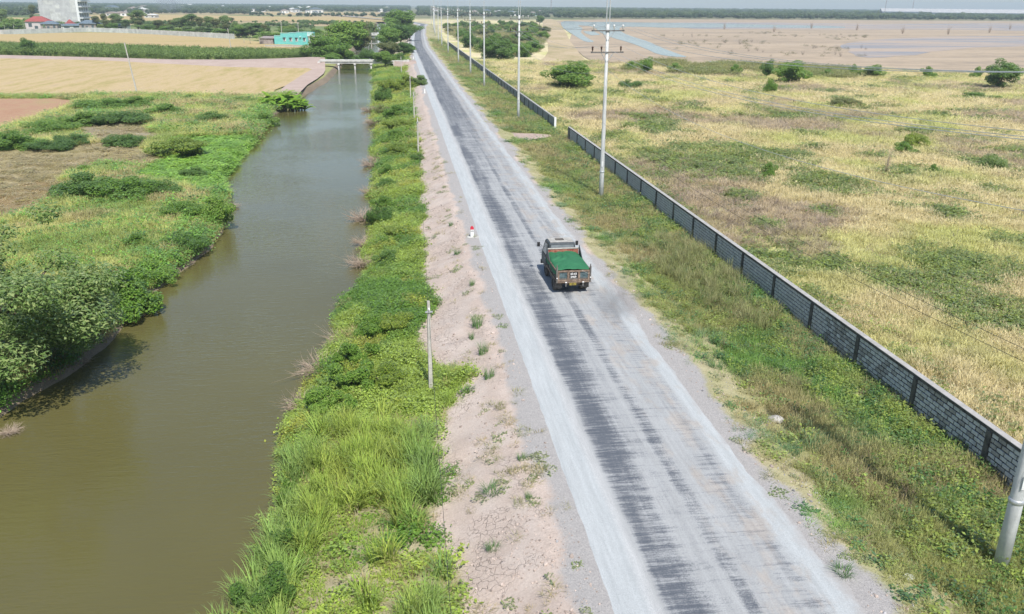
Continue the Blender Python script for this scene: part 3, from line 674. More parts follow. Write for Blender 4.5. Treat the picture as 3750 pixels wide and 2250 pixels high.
def scatter_group():
    g = bpy.data.node_groups.new('scatter', 'GeometryNodeTree')
    g.interface.new_socket('Geometry', in_out='INPUT', socket_type='NodeSocketGeometry')
    g.interface.new_socket('Geometry', in_out='OUTPUT', socket_type='NodeSocketGeometry')
    i = g.nodes.new('NodeGroupInput'); o = g.nodes.new('NodeGroupOutput'); ip = g.nodes.new('GeometryNodeInstanceOnPoints')
    ci = g.nodes.new('GeometryNodeCollectionInfo'); ci.inputs['Collection'].default_value = PC
    ci.inputs['Separate Children'].default_value = True; ci.inputs['Reset Children'].default_value = True
    g.links.new(i.outputs[0], ip.inputs['Points']); g.links.new(ci.outputs[0], ip.inputs['Instance']); ip.inputs['Pick Instance'].default_value = True
    for nm, ty, sk in (('rot', 'FLOAT_VECTOR', 'Rotation'), ('scl', 'FLOAT_VECTOR', 'Scale'), ('idx', 'INT', 'Instance Index')):
        a = g.nodes.new('GeometryNodeInputNamedAttribute'); a.data_type = ty; a.inputs['Name'].default_value = nm
        g.links.new(a.outputs['Attribute'], ip.inputs[sk])
    g.links.new(ip.outputs[0], o.inputs[0]); return g
NGRP = scatter_group()
TOTAL = [0]
def scatter(name, label, cat, P, col, hgt, wid, keys, tilt=0.12, flag='stuff'):
    """P (n,3), col (n,3), hgt/wid (n,), keys: list of plant shape names per point"""
    n = len(P); TOTAL[0] += n
    me = bpy.data.meshes.new(name); me.vertices.add(n); me.vertices.foreach_set('co', np.asarray(P, np.float32).ravel())
    def put(nm, ty, key, arr):
        a = me.attributes.new(nm, ty, 'POINT'); a.data.foreach_set(key, np.ascontiguousarray(arr).ravel())
    rot = np.column_stack([RNG.normal(0, tilt, n), RNG.normal(0, tilt, n), RNG.uniform(0, 6.28, n)]).astype(np.float32)
    put('rot', 'FLOAT_VECTOR', 'vector', rot)
    put('scl', 'FLOAT_VECTOR', 'vector', np.column_stack([wid, wid, hgt]).astype(np.float32))
    put('idx', 'INT', 'value', np.array([PIDX[k] for k in keys], np.int32))
    put('gc', 'FLOAT_COLOR', 'color', np.column_stack([np.clip(col, 0.005, 0.9), np.ones(n)]).astype(np.float32))
    o = inst(name, me); md = o.modifiers.new('scatter', 'NODES'); md.node_group = NGRP
    return tag(o, label, cat, None, flag)
def sample(bands, umin, umax, margin=350):
    """random ground points, denser near the lens; only where the photograph could see them"""
    U = []; V = []
    for v0, v1, dens in bands:
        a, b = umin(v0, v1), umax(v0, v1); n = int(dens * (b - a) * (v1 - v0)); U.append(RNG.uniform(a, b, n)); V.append(RNG.uniform(v0, v1, n))
    U = np.concatenate(U); V = np.concatenate(V); Z = gz(U, V); x, y, d = proj(np.column_stack([U, V, Z]))
    k = (x > -margin) & (x < 3750 + margin) & (y < 2250 + margin) & (d > 1)
    return U[k], V[k], Z[k]
def pick(opts, n):
    """opts: list of (family, weight array)"""
    W = np.column_stack([w for _, w in opts]); W = W / W.sum(1)[:, None]; c = W.cumsum(1); r = RNG.random(n)
    i = (r[:, None] > c).sum(1); return np.array([o[0] for o in opts])[np.minimum(i, len(opts) - 1)]
def named(fam): return [f + str(RNG.integers(0, 3)) for f in fam]
C_LIME = np.array((0.30, 0.36, 0.09)); C_GREEN = np.array((0.11, 0.20, 0.045)); C_DARK = np.array((0.05, 0.105, 0.03)); C_OLIVE = np.array((0.23, 0.24, 0.09))
C_STRAW = np.array((0.56, 0.46, 0.24)); C_PINK = np.array((0.52, 0.40, 0.31)); C_GREY = np.array((0.48, 0.42, 0.38)); C_BRIGHT = np.array((0.20, 0.36, 0.06)); C_BLUEG = np.array((0.22, 0.37, 0.18))
def lerp(a, b, t): return a * (1 - t[:, None]) + b * t[:, None]

# --- dry grassland right of the block wall
def rmax(v0, v1): return 17 + 0.80 * (v1 - 10) + 6
U, V, Z = sample([(14, 50, 9), (50, 80, 5.5), (80, 120, 2.8), (120, 180, 1.5), (180, 262, 0.7)], lambda a, b: 21.4, rmax)
k = ~inpoly(U, V, PG['mud']) & ~inpoly(U, V, PG['berm']); U, V, Z = U[k], V[k], Z[k]; n = len(U)
dist = np.hypot(U, V); a1 = fbm(U, V, 9, 201); a2 = fbm(U, V, 3.2, 202); a3 = fbm(U, V, 14, 203); a4 = fbm(U, V, 5, 204)
green = sstep(0.62, 0.74, a1 * 0.7 + a2 * 0.3) ; pink = sstep(0.57, 0.70, a3) * (1 - green) * 0.8
thick = np.zeros(n)
for bx_, by_, ru, rv in ((1690, 400, 7, 12), (1790, 385, 8, 10), (2330, 650, 4, 5), (2000, 450, 5, 6), (2370, 760, 4, 3), (2240, 700, 3, 4)):
    q_ = dp(bx_, by_, -0.95); thick = np.maximum(thick, sstep(1.1, 0.5, np.hypot((U - q_[0]) / ru, (V - q_[1]) / rv) + (a2 - 0.5)))
green = np.maximum(np.maximum(green, sstep(0.67, 0.77, a4) * 0.9), thick * 0.8); nearwall = np.exp(-((U - 21.5) / 2.2) ** 2) * (a2 > 0.45); green = np.maximum(green, nearwall * 0.8)
fam = pick([('straw', (1 - green) * (1 - pink) * 1.0), ('grass', (1 - green) * 0.8 + 0.05), ('weed', green * 1.6 + 0.01), ('dead', pink * 0.9 + 0.01)], n)
c = lerp(np.array((0.80, 0.69, 0.42)), np.array((0.64, 0.65, 0.26)), sstep(0.42, 0.74, fbm(U, V, 7, 205)))
c = np.where((fam == 'weed')[:, None], lerp(np.array((0.16, 0.24, 0.06)), np.array((0.33, 0.40, 0.10)), RNG.random(n)), c)
c = lerp(c, C_PINK, np.where(fam == 'weed', 0, pink * 0.75)); c = np.where((fam == 'dead')[:, None], lerp(C_PINK, C_GREY, RNG.random(n)), c)
c = c * RNG.uniform(0.8, 1.2, n)[:, None]
sz = np.clip(dist / 55, 1, 3.0); h = RNG.uniform(0.35, 0.8, n) * (0.7 + 0.5 * a2) * np.where(fam == 'weed', 0.85, 1) * sz ** 0.25; wd = RNG.uniform(0.8, 1.3, n) * sz
scatter('dry_grassland', 'tall dry yellow grass with green weeds and dead scrub behind the block wall', 'grass', np.column_stack([U, V, Z]), c, h, wd, named(fam))

# --- weeds and grass between the road and the block wall
U, V, Z = sample([(12, 30, 26), (30, 50, 18), (50, 80, 11), (80, 130, 6), (130, 230, 2.6), (230, 420, 0.9)], lambda a, b: 12.3, lambda a, b: 20.85)
n0 = fbm(U, V, 2.6, 211); us = U - cx(V)
keep = RNG.random(len(U)) < sstep(12.3, 15.2, us + (n0 - 0.5) * 4.2)
keep &= ~((np.abs(us - 14.6 - 0.5 * np.sin(V * 0.35)) < 0.22) & (V < 60)); keep &= ~inpoly(U, V, PG['entry'])
U, V, Z, us = U[keep], V[keep], Z[keep], us[keep]; n = len(U); dist = np.hypot(U, V)
a1 = fbm(U, V, 4.5, 212); a2 = fbm(U, V, 1.8, 213); dry = sstep(0.42, 0.58, fbm(U, V, 4, 214)); wallw = sstep(16.6, 19.2, us + (a2 - .5) * 2)
fam = pick([('grass', 0.9 * (1 - 0.6 * wallw)), ('weed', 0.18 + 0.7 * wallw), ('straw', 0.2 + 1.1 * dry), ('dead', 0.02 + 0.28 * dry * sstep(15, 17, us))], n)
c = lerp(C_GREEN * 2.1, C_OLIVE * 1.8, sstep(0.32, 0.54, a1)); c = lerp(c, np.array((0.58, 0.48, 0.27)), dry * np.where(fam == 'weed', 0.1, 0.7))
c = np.where((fam == 'weed')[:, None], lerp(C_DARK * 2.2, np.array((0.34, 0.42, 0.10)), sstep(0.35, 0.65, a2 * 0.5 + 0.5 * RNG.random(n))), c)
bl_ = sstep(0.62, 0.7, fbm(U, V, 3, 216)) * (fam == 'grass'); c = lerp(c, C_BLUEG, bl_)
c = np.where((fam == 'dead')[:, None], C_PINK * 0.9, c) * RNG.uniform(0.78, 1.22, n)[:, None]
edge_ = sstep(12.3, 15.5, us); sz = np.clip(dist / 50, 1, 2.4)
h = (0.10 + 0.42 * edge_ + 0.12 * wallw * a2 - 0.12 * wallw) * RNG.uniform(0.6, 1.3, n) * np.where(fam == 'straw', 1.2, 1) * sz ** 0.3; wd = RNG.uniform(0.5, 0.85, n) * sz
scatter('roadside_weeds', 'mixed green weeds and drying grass between the road and the block wall', 'weeds', np.column_stack([U, V, Z]), c, h, wd, named(fam))
# tall pale reeds leaning against the wall
U, V, Z = sample([(36, 60, 3.2)], lambda a, b: 15.6, lambda a, b: 20.3); k = ((V - 47) / 9) ** 2 + ((U - 18.4) / 2.3) ** 2 < 0.7 + 0.6 * fbm(U, V, 3, 221); U, V, Z = U[k], V[k], Z[k]; n = len(U)
scatter('leaning_reeds', 'tall pale feathery reeds leaning beside the middle of the block wall', 'reeds', np.column_stack([U, V, Z]), lerp(np.array((0.30, 0.34, 0.13)), np.array((0.46, 0.44, 0.24)), RNG.random(n)), RNG.uniform(1.0, 1.7, n), RNG.uniform(0.6, 0.9, n), named(np.array(['straw', 'reed'])[RNG.integers(0, 2, n)]), 0.28)

# --- canal bank left of the road
U, V, Z = sample([(12, 32, 5.5)], lambda a, b: -7, lambda a, b: 2.4); br = bankR(V); ve = vegedge(V)
g1 = fbm(U, V, 2.4, 231); k = (U > br + 0.15) & (U < ve - 0.45) & (g1 > 0.43); U, V, Z, g1 = U[k], V[k], Z[k], g1[k]; n = len(U)
right = sstep(-1.0, 1.2, U); c = lerp(lerp(np.array((0.36, 0.52, 0.10)), np.array((0.50, 0.58, 0.13)), RNG.random(n)), np.array((0.24, 0.42, 0.15)), np.clip(right * 0.8 + sstep(-3.2, -4.6, U) * 0.6, 0, 1))
scatter('tall_bank_grass', 'tall bright green arching grass on the canal bank nearest the camera', 'grass', np.column_stack([U, V, Z]), c * RNG.uniform(0.85, 1.15, n)[:, None], RNG.uniform(1.0, 1.75, n) * (0.75 + 0.5 * g1), RNG.uniform(0.8, 1.2, n), named(np.array(['reed'] * n)), 0.16)
U, V, Z = sample([(12, 32, 14), (32, 50, 30), (50, 80, 20), (80, 120, 11), (120, 190, 6), (190, 300, 2)], lambda a, b: -8.5, lambda a, b: 3.8); br = bankR(V); ve = vegedge(V)
k = (U > br - 0.1) & (U < ve + RNG.normal(0, 0.12, len(U))); k &= (V > 31) | (RNG.random(len(U)) < 0.5); U, V, Z = U[k], V[k], Z[k]; n = len(U); dist = np.hypot(U, V)
a1 = fbm(U, V, 3.5, 241); a2 = fbm(U, V, 1.3, 242); dry = sstep(0.64, 0.72, fbm(U, V, 3, 243)) + 0.6 * ((V < 32) * 1.0)
fam = pick([('mat', 1.0 + 0 * a1), ('weed', 0.5 + sstep(0.5, 0.7, a2)), ('grass', 0.35 + 0.8 * sstep(0.45, 0.6, a1)), ('straw', 0.02 + dry)], n)
c = lerp(np.array((0.18, 0.33, 0.055)), np.array((0.38, 0.50, 0.10)), sstep(0.36, 0.62, a1)); ye = sstep(0.6, 0.68, fbm(U, V, 2.2, 244)); c = lerp(c, np.array((0.50, 0.48, 0.09)), ye * np.where(V < 32, 0.15, 0.55))
c = np.where((fam == 'straw')[:, None], C_STRAW * 0.9, c) * RNG.uniform(0.8, 1.2, n)[:, None]; sz = np.clip(dist / 55, 1, 2.5)
scatter('bank_ground_cover', 'low bright green creeping plants covering the canal bank beside the road', 'ground cover', np.column_stack([U, V, Z]), c, RNG.uniform(0.28, 0.62, n) * (0.6 + 0.8 * a2) * sz ** 0.3, RNG.uniform(0.55, 0.95, n) * sz, named(fam))

U, V, Z = sample([(12, 30, 34), (30, 50, 18), (50, 80, 8), (80, 130, 3)], lambda a, b: 0.4, lambda a, b: 14.2); us = U - cx(V)
k = ((us > vegedge(V)) & (us < 4.95)) | ((us > 12.0) & (us < 14.2)); k &= (fbm(U, V, 1.6, 271) > 0.42); U, V, Z, us = U[k], V[k], Z[k], us[k]; n = len(U)
gr = (us > 3.9) & (RNG.random(n) < 0.6); c = np.where(gr[:, None], np.array((0.36, 0.35, 0.35)), np.array((0.46, 0.38, 0.33))) * RNG.uniform(0.6, 1.3, n)[:, None]; sz = RNG.uniform(0.012, 0.04, n) * np.where(RNG.random(n) < 0.05, 2.4, 1) * np.where(gr, 0.8, 1.1)
scatter('clods_and_pebbles', 'loose clods and pebbles on the bare road verges', 'pebbles', np.column_stack([U, V, Z + 0.005]), c, sz * 0.7, sz, named(np.array(['clod'] * n)), 0.5)
U, V, Z = sample([(12, 30, 3.2), (30, 60, 2.4), (60, 110, 1.2)], lambda a, b: 0.6, lambda a, b: 14.4); us = U - cx(V); k = ((us > vegedge(V)) & (us < 4.9)) | ((us > 12.1) & (us < 14.3)); k &= fbm(U, V, 1.8, 272) > 0.56; U, V, Z = U[k], V[k], Z[k]; n = len(U); g_ = RNG.random(n)
scatter('verge_wisps', 'thin dry grass wisps and runners on the bare road verges', 'grass', np.column_stack([U, V, Z]), lerp(np.array((0.24, 0.32, 0.12)), np.array((0.55, 0.46, 0.28)), g_), RNG.uniform(0.08, 0.24, n), RNG.uniform(0.35, 0.8, n), named(np.where(g_ < 0.3, 'mat', 'grass')), 0.2)

# --- grassland left of the canal
U, V, Z = sample([(28, 48, 20), (48, 70, 13), (70, 100, 7), (100, 140, 3.6), (140, 168, 2.2)], lambda a, b: -0.55 * b - 22, lambda a, b: -13); bl = bankL(V)
k = U < bl - 0.25
for nm in ('rice_a', 'red_field'): k &= ~inpoly(U, V, PG[nm])
pj = (fbm(U, V, 4, 250) - .5) * 3
bare = np.zeros(len(U), bool)
for nm in ('soil', 'brown_a', 'brown_b'): bare |= inpoly(U + pj, V + pj, PG[nm])
lawn = inpoly(U + pj, V + pj, PG['lawn']); k &= ~(bare & (RNG.random(len(U)) < 0.62))
U, V, Z, bl, bare, lawn = U[k], V[k], Z[k], bl[k], bare[k], lawn[k]; n = len(U); dist = np.hypot(U, V)
a1 = fbm(U, V, 6, 251); a2 = fbm(U, V, 2, 252); dry = sstep(0.52, 0.64, fbm(U, V, 4.5, 253)); edge_ = np.exp(-((bl - U) / 2.2) ** 2)
fam = pick([('grass', 1.0 * (~lawn) + 0.1), ('weed', 0.10 + 0.8 * edge_), ('straw', (0.1 + 0.6 * dry) * (~lawn) + 0.001), ('mat', 2.0 * lawn + 0.25 * bare + 0.02)], n)
c = lerp(np.array((0.38, 0.48, 0.14)), np.array((0.64, 0.66, 0.24)), sstep(0.30, 0.58, a1)); c = lerp(c, np.array((0.62, 0.50, 0.30)), dry * np.where(fam == 'weed', 0, 0.7))
c = np.where((fam == 'weed')[:, None], lerp(C_DARK * 2.8, C_BRIGHT * 1.5, RNG.random(n)), c); c = np.where(lawn[:, None], lerp(np.array((0.22, 0.42, 0.06)), np.array((0.36, 0.56, 0.10)), RNG.random(n)), c)
c = np.where(bare[:, None], lerp(np.array((0.40, 0.36, 0.17)), np.array((0.52, 0.43, 0.27)), RNG.random(n)), c) * RNG.uniform(0.82, 1.18, n)[:, None]
sz = np.clip(dist / 55, 1, 2.6); h = RNG.uniform(0.5, 0.95, n) * np.where(lawn, 0.3, 1) * np.where(bare, 0.22, 1) * (0.6 + 0.7 * a2) * sz ** 0.2
scatter('left_bank_grass', 'rough light green grass and turf on the land left of the canal', 'grass', np.column_stack([U, V, Z]), c, h, RNG.uniform(0.7, 1.15, n) * sz, named(fam))

# --- cassava strip beyond the rice stubble
x0, y0 = PG['cassava'].min(0); x1, y1 = PG['cassava'].max(0); U = RNG.uniform(x0, x1, 14000); V = RNG.uniform(y0, y1, 14000); k = inpoly(U, V, PG['cassava']); U, V = U[k], V[k]; n = len(U)
scatter('cassava_plants', 'long strip of green cassava plants between the stubble fields', 'crop', np.column_stack([U, V, np.full(n, Z_L)]), lerp(np.array((0.15, 0.25, 0.07)), np.array((0.30, 0.42, 0.12)), RNG.random(n)), RNG.uniform(1.6, 2.7, n), RNG.uniform(1.3, 2.0, n), named(np.array(['cassava'] * n)))
# --- scrub in the far right corner strip and tufts on the mudflat
P0 = rp([(1180, 600), (1500, 560), (1900, 575), (2473, 600), (3300, 640), (3300, 720), (2473, 700), (1900, 690), (1400, 650), (1180, 650)]); P0 = np.array(P0); x0, y0 = P0.min(0); x1, y1 = P0.max(0)
U = RNG.uniform(x0, x1, 9000); V = RNG.uniform(y0, y1, 9000); k = inpoly(U, V, P0) & (fbm(U, V, 10, 261) > 0.45); U, V = U[k], V[k]; n = len(U)
scatter('field_edge_scrub', 'olive scrub along the edge between dry grass and mudflat', 'scrub', np.column_stack([U, V, np.full(n, -0.95)]), lerp(np.array((0.20, 0.26, 0.08)), np.array((0.40, 0.38, 0.16)), fbm(U, V, 8, 262)), RNG.uniform(0.7, 1.7, n), RNG.uniform(1.4, 2.6, n), named(np.array(['weed'] * n)))
P0 = np.array(rp([(1400, 330), (2473, 290), (3400, 330), (3400, 520), (2473, 520), (1700, 460)])); x0, y0 = P0.min(0); x1, y1 = P0.max(0)
U = RNG.uniform(x0, x1, 800); V = RNG.uniform(y0, y1, 800); k = inpoly(U, V, P0) & (fbm(U, V, 40, 291) > 0.45); U, V = U[k][:130], V[k][:130]; n = len(U); dd = RNG.random(n) < 0.35
scatter('mudflat_tufts', 'small dark tufts and dead saplings dotted over the brown mudflat', 'tufts', np.column_stack([U, V, np.full(n, -0.84)]), np.where(dd[:, None], np.array((0.34, 0.29, 0.26)), np.array((0.22, 0.21, 0.12))), np.where(dd, RNG.uniform(1.0, 2.6, n), RNG.uniform(0.6, 1.2, n)), np.where(dd, RNG.uniform(0.8, 1.6, n), RNG.uniform(1.5, 3.5, n)), named(np.where(dd, 'dead', 'weed')))

# --- distant woods
def wood_cloud(P, dens, hlo, hhi, seed):
    P = np.array(P); x0, y0 = P.min(0); x1, y1 = P.max(0); n = int(dens * (x1 - x0) * (y1 - y0)); r = np.random.default_rng(seed)
    U = r.uniform(x0, x1, n); V = r.uniform(y0, y1, n); k = inpoly(U, V, P); return U[k], V[k], r.uniform(hlo, hhi, k.sum())
US = []; VS = []; HS = []
def addw(pts, dens, lo, hi, zg=-1.0, clump=None):
    P = [dp(x, y, zg)[:2] for x, y in pts]; U, V, h = wood_cloud(P, dens, lo, hi, len(US) + 300)
    if clump: k = fbm(U, V, clump[0], 310 + len(US)) > clump[1]; U, V, h = U[k], V[k], h[k]
    US.append(U); VS.append(V); HS.append(h)
addw([(-300, 42), (0, 42), (90, 40), (90, 33), (0, 32), (-300, 30)], 0.006, 6, 11)
addw([(200, 36.5), (420, 34), (600, 36), (600, 32), (420, 29), (200, 30)], 0.006, 5, 9, clump=(60, 0.36))
addw([(600, 41), (860, 42), (990, 42), (990, 37.5), (800, 37.5), (600, 37)], 0.004, 3, 7, clump=(60, 0.48))
addw([(-400, 30), (300, 30), (600, 31), (990, 30), (990, 16), (640, 13.5), (300, 11.5), (-400, 9)], 0.0022, 6, 11, clump=(160, 0.40))
addw([(1010, 40), (1330, 44), (1330, 40), (1200, 34), (1010, 30)], 0.006, 5, 9, clump=(50, 0.4))
addw([(1010, 30), (1330, 38), (1500, 40), (1500, 25), (1010, 18)], 0.0018, 6, 12, clump=(120, 0.35))
addw([(1340, 45.5), (1800, 47), (2474, 51), (3000, 55), (3000, 48), (2474, 44), (1800, 40), (1340, 38)], 0.0042, 6, 11)
addw([(1340, 40), (1800, 42), (2474, 46), (3000, 50), (3000, 34), (2474, 29.5), (1800, 25.5), (1340, 22)], 0.0009, 7, 13, clump=(200, 0.35))
U = np.concatenate(US); V = np.concatenate(VS); h = np.concatenate(HS); n = len(U)
scatter('distant_woods', 'hazy belts of distant trees along the horizon', 'woods', np.column_stack([U, V, np.full(n, -1.2)]), lerp(np.array((0.06, 0.11, 0.04)), np.array((0.13, 0.18, 0.07)), RNG.random(n)), h, h * RNG.uniform(0.9, 1.8, n), named(np.array(['wood'] * n)), 0.03)
# low hedges and gardens on the far left fields
US = []; VS = []; HS = []
addw([(200, 62), (420, 62), (560, 72), (640, 88), (640, 80), (560, 63), (420, 57), (200, 57)], 0.05, 2.0, 3.6)
addw([(720, 60), (860, 62), (860, 58), (720, 56)], 0.03, 2, 4)
addw([(640, 66), (760, 72), (760, 66), (640, 60)], 0.03, 2, 4)
addw([(560, 56), (990, 56), (990, 53), (560, 54)], 0.012, 1.5, 3, clump=(30, 0.45))
addw([(0, 72), (60, 72), (240, 66), (240, 60), (60, 62), (0, 62)], 0.05, 2.0, 4.0)
U = np.concatenate(US); V = np.concatenate(VS); h = np.concatenate(HS); n = len(U)
scatter('garden_hedges', 'dense low green hedges behind the long pale wall', 'hedge', np.column_stack([U, V, np.full(n, -1.2)]), lerp(np.array((0.09, 0.16, 0.05)), np.array((0.20, 0.29, 0.09)), RNG.random(n)), h, h * RNG.uniform(0.9, 1.5, n), named(np.array(['wood'] * n)), 0.03)
print('scattered', TOTAL[0])

# ================================================================== block wall right of the road
WU, WB, WT = 21.05, -1.0, 0.9
M['block'] = weathered('cement_block', (0.40, 0.41, 0.41), (0.62, 0.63, 0.63), 3.0, 0.95, world=True)
M['block_s'] = weathered('stained_cement_block', (0.24, 0.235, 0.225), (0.42, 0.415, 0.40), 3.0, 0.95, world=True)
M['mortar'] = weathered('black_mouldy_mortar', (0.02, 0.02, 0.02), (0.05, 0.048, 0.045), 6, 0.95, world=True)
M['beam'] = weathered('mouldy_concrete_beam', (0.03, 0.03, 0.03), (0.14, 0.135, 0.125), 2.5, 0.95, world=True)
M['coping'] = weathered('pale_coping', (0.33, 0.32, 0.30), (0.48, 0.46, 0.44), 2.0, 0.95, world=True)
M['panel'] = weathered('cement_panel', (0.20, 0.205, 0.21), (0.34, 0.345, 0.35), 1.2, 0.95, world=True)
wall = empty('block_wall', (WU, 4, WB))
tag(wall, 'long grey cement block wall with dark mortar beside the dry grassland, nearest stretch', 'wall')
V0, V1 = 4.0, 104.0
MB().box(-0.06, 0.06, 0, V1 - V0, -0.3, WT - WB - 0.14).build('mortar_core', M['mortar'], wall)
MB().box(-0.13, 0.13, 0, V1 - V0, WT - WB - 0.15, WT - WB - 0.035).build('bond_beam', M['beam'], wall)
MB().box(-0.14, 0.14, -0.02, V1 - V0 + 0.02, WT - WB - 0.034, WT - WB).build('coping', M['coping'], wall, bevel=0.008)
BL, BH = 0.40, 0.195; PIL = 4.62; p0 = 24.5 - 4.0 - PIL * 5
pil = MB().box(-0.15, 0.13, -0.13, 0.13, -0.3, WT - WB - 0.16).mesh('pillar', M['beam'], bevel=0.01)
pys = []
k = 0
while p0 + k * PIL < V1 - V0:
    y = p0 + k * PIL
    if y > 0.2: inst('pillar', pil, wall, (0, y, 0)); pys.append(y)
    k += 1
inst('pillar', pil, wall, (0, V1 - V0 - 0.13, 0))
blk = [MB().box(-0.095, 0.095, 0.026, BL - 0.026, 0.024, BH - 0.024).mesh('block', M[m], bevel=0.008) for m in ('block', 'block', 'block_s')]
half = MB().box(-0.095, 0.095, 0.026, BL / 2 - 0.026, 0.024, BH - 0.024).mesh('block', M['block'], bevel=0.008)
rest = MB(); cand = []
for bay in range(-1, len(pys)):
    y0 = pys[bay] + 0.13 if bay >= 0 else 0.0; y1 = (pys[bay + 1] if bay + 1 < len(pys) else V1 - V0 - 0.13) - 0.13
    for c in range(9):
        z = WT - WB - 0.155 - (c + 1) * BH; y = y0 - (BL / 2 if c % 2 else 0)
        while y < y1 - 0.05:
            a, b = max(y, y0), min(y + BL, y1)
            if b - a > 0.08: cand.append((a, b, z, c))
            y += BL
rr = random.Random(3); near = sorted([q for q in cand if q[0] > 19.2], key=lambda q: q[0])[:300]; nset = set(near)
for a, b, z, c in cand:
    d = rr.uniform(-0.014, 0.006)
    if (a, b, z, c) in nset:
        me = rr.choice(blk) if c < 6 else rr.choice(blk[1:]); inst('block', me, wall, (d, a, z), (0, 0, rr.uniform(-.006, .006)), ((1), (b - a) / BL, 1))
    else: rest.box(-0.095 + d, 0.095 + d, a + 0.026, b - 0.026, z + 0.024, z + BH - 0.024)
tag(rest.build('block_courses', M['block'], wall), kind='stuff')
# far stretch beyond the field entry: bays of panels between pillars
wall2 = empty('block_wall', (20.9, 112.8, WB)); tag(wall2, 'grey wall with dark pillars running away beyond the dirt field entry', 'wall')
L2 = 250.0
MB().box(-0.13, 0.13, 0.16, L2, WT - WB - 0.15, WT - WB).build('coping', M['coping'], wall2)
pan = MB().box(-0.085, 0.085, 0, PIL - 0.26, -0.3, WT - WB - 0.16).mesh('panel', M['panel']); lines = MB()
n = int(L2 / PIL)
for k in range(n):
    inst('pillar', pil, wall2, (0, 0.3 + k * PIL, 0)); inst('panel', pan, wall2, (0, 0.3 + k * PIL + 0.13, 0))
MB().box(-0.14, 0.14, -0.06, 0.15, -0.3, WT - WB + 0.03).build('end_post', M['white'], wall2, bevel=0.01)

# ================================================================== power line
PV = [-33, 18.9, 70.6, 123.5, 174.0, 207.0, 248.0, 298.0, 345.0, 395.0, 470.0, 520.0, 580.0, 650.0, 720.0]
def pole_u(v): return 17.55 if v < 60 else 17.35 + float(cx(np.array([v]))[0])
ORD = ['', 'nearest', 'second', 'third', 'fourth', 'fifth', 'sixth', 'seventh', 'eighth', 'ninth', 'tenth', 'eleventh', 'twelfth', 'thirteenth', 'fourteenth']
HP = 14.6
shaft = MB().tube([(0, 0, -0.4), (0, 0, 2.3), (0, 0, 8), (0, 0, HP)], [0.215, 0.195, 0.155, 0.115], 16, True).mesh('shaft', M['concrete'], True)
collar = MB().tube([(0, 0, 2.34), (0, 0, 2.38), (0, 0, 2.46), (0, 0, 2.50)], [0.20, 0.225, 0.225, 0.20], 16, True).mesh('collar', M['steel'], True)
arm = MB().box(-1.32, 1.32, -0.18, -0.10, -0.05, 0.05).box(-1.38, -1.25, -0.20, -0.08, -0.06, 0.07).box(1.25, 1.38, -0.20, -0.08, -0.06, 0.07).mesh('crossarm', M['dark_steel'], bevel=0.004)
brace = MB().tube([(-0.52, -0.14, -0.05), (-0.05, -0.14, -0.75)], 0.028, 4).tube([(0.52, -0.14, -0.05), (0.05, -0.14, -0.75)], 0.028, 4).mesh('brace', M['steel'])
def insul(mat): return MB().tube([(0, 0, 0), (0, 0, .10), (0, 0, .12), (0, 0, .2), (0, 0, .22), (0, 0, .30), (0, 0, .33), (0, 0, .42)], [.03, .03, .085, .05, .085, .045, .10, .06], 10).mesh('insulator', M[mat], True)
ins_w, ins_b = insul('porcelain_w'), insul('porcelain_b')
chan = MB().box(-0.03, 0.03, -0.05, 0.05, 0, 4.6).mesh('mast', M['steel'])
plate = MB().box(-0.07, 0.07, -0.012, 0.012, 0, 0.45).mesh('number_plate', M['white'])
for i, v in enumerate(PV):
    if v < 0: continue
    x = pole_u(v); z = ground_z(x, v) if v < 500 else -0.8
    e = empty('power_pole', (x, v, z), R(random.uniform(-2, 2))); e.rotation_euler[1] = R(random.uniform(-0.4, 0.4))
    lab = ['', 'nearest pale concrete power pole, cut by the right edge of the picture', 'tall concrete power pole with two crossarms left of the wall, second from the camera', 'concrete power pole with two crossarms near the dirt field entry, third from the camera']
    tag(e, lab[i] if i < 4 else ORD[i] + ' pale concrete power pole along the road, counted from the camera', 'power pole', 'power poles along the right side of the road')
    inst('shaft', shaft, e); inst('collar', collar, e)
    if i < 5: inst('number_plate', plate, e, (-0.05, -0.205, 2.9))
    for zz_, io, me in ((14.1, (-1.2, 0.5, 1.25), ins_w), (12.4, (-1.25, -0.5, 1.15), ins_b)):
        inst('crossarm', arm, e, (0, 0, zz_)); inst('brace', brace, e, (0, 0, zz_))
        for q in io: inst('insulator', me, e, (q, -0.14, zz_ + 0.05))
    inst('mast', chan, e, (-0.13, 0, 13.9)); inst('mast', chan, e, (0.13, 0, 13.9))
def wire(name, off, zz_, sag, rad, mat, label, cat, vs):
    m = MB(); pts = []
    for a, b in zip(vs[:-1], vs[1:]):
        ns = 18 if a < 260 else 6
        for k in range(ns + (b == vs[-1])):
            s = k / ns; v = a + (b - a) * s; x = pole_u(a) * (1 - s) + pole_u(b) * s
            pts.append((x + off, v - 0.14, zz_ - 4 * sag * s * (1 - s)))
    m.tube(pts, rad, 5, False); return tag(m.build(name, mat), label, cat, 'wires of the power line')
zg = -0.75
for q, nm in ((-1.2, 'left'), (0.5, 'middle'), (1.25, 'right')): wire('power_wire', q, 14.55 + zg, 1.05, 0.011, M['wire'], nm + ' one of the three wires carried by the upper crossarms', 'wire', PV)
for q, nm in ((-1.25, 'left'), (-0.5, 'middle'), (1.15, 'right')): wire('power_wire', q, 12.85 + zg, 1.1, 0.011, M['wire'], nm + ' one of the three wires carried by the lower crossarms', 'wire', PV)
wire('power_wire', 0.16, 10.8 + zg, 1.5, 0.010, M['wire'], 'single pale wire fixed to the poles below the crossarms', 'wire', PV)
wire('telephone_wire', -0.2, 6.6 + zg, 0.9, 0.008, M['cable'], 'lower left one of two dark telephone wires running above the block wall', 'wire', PV[:3])
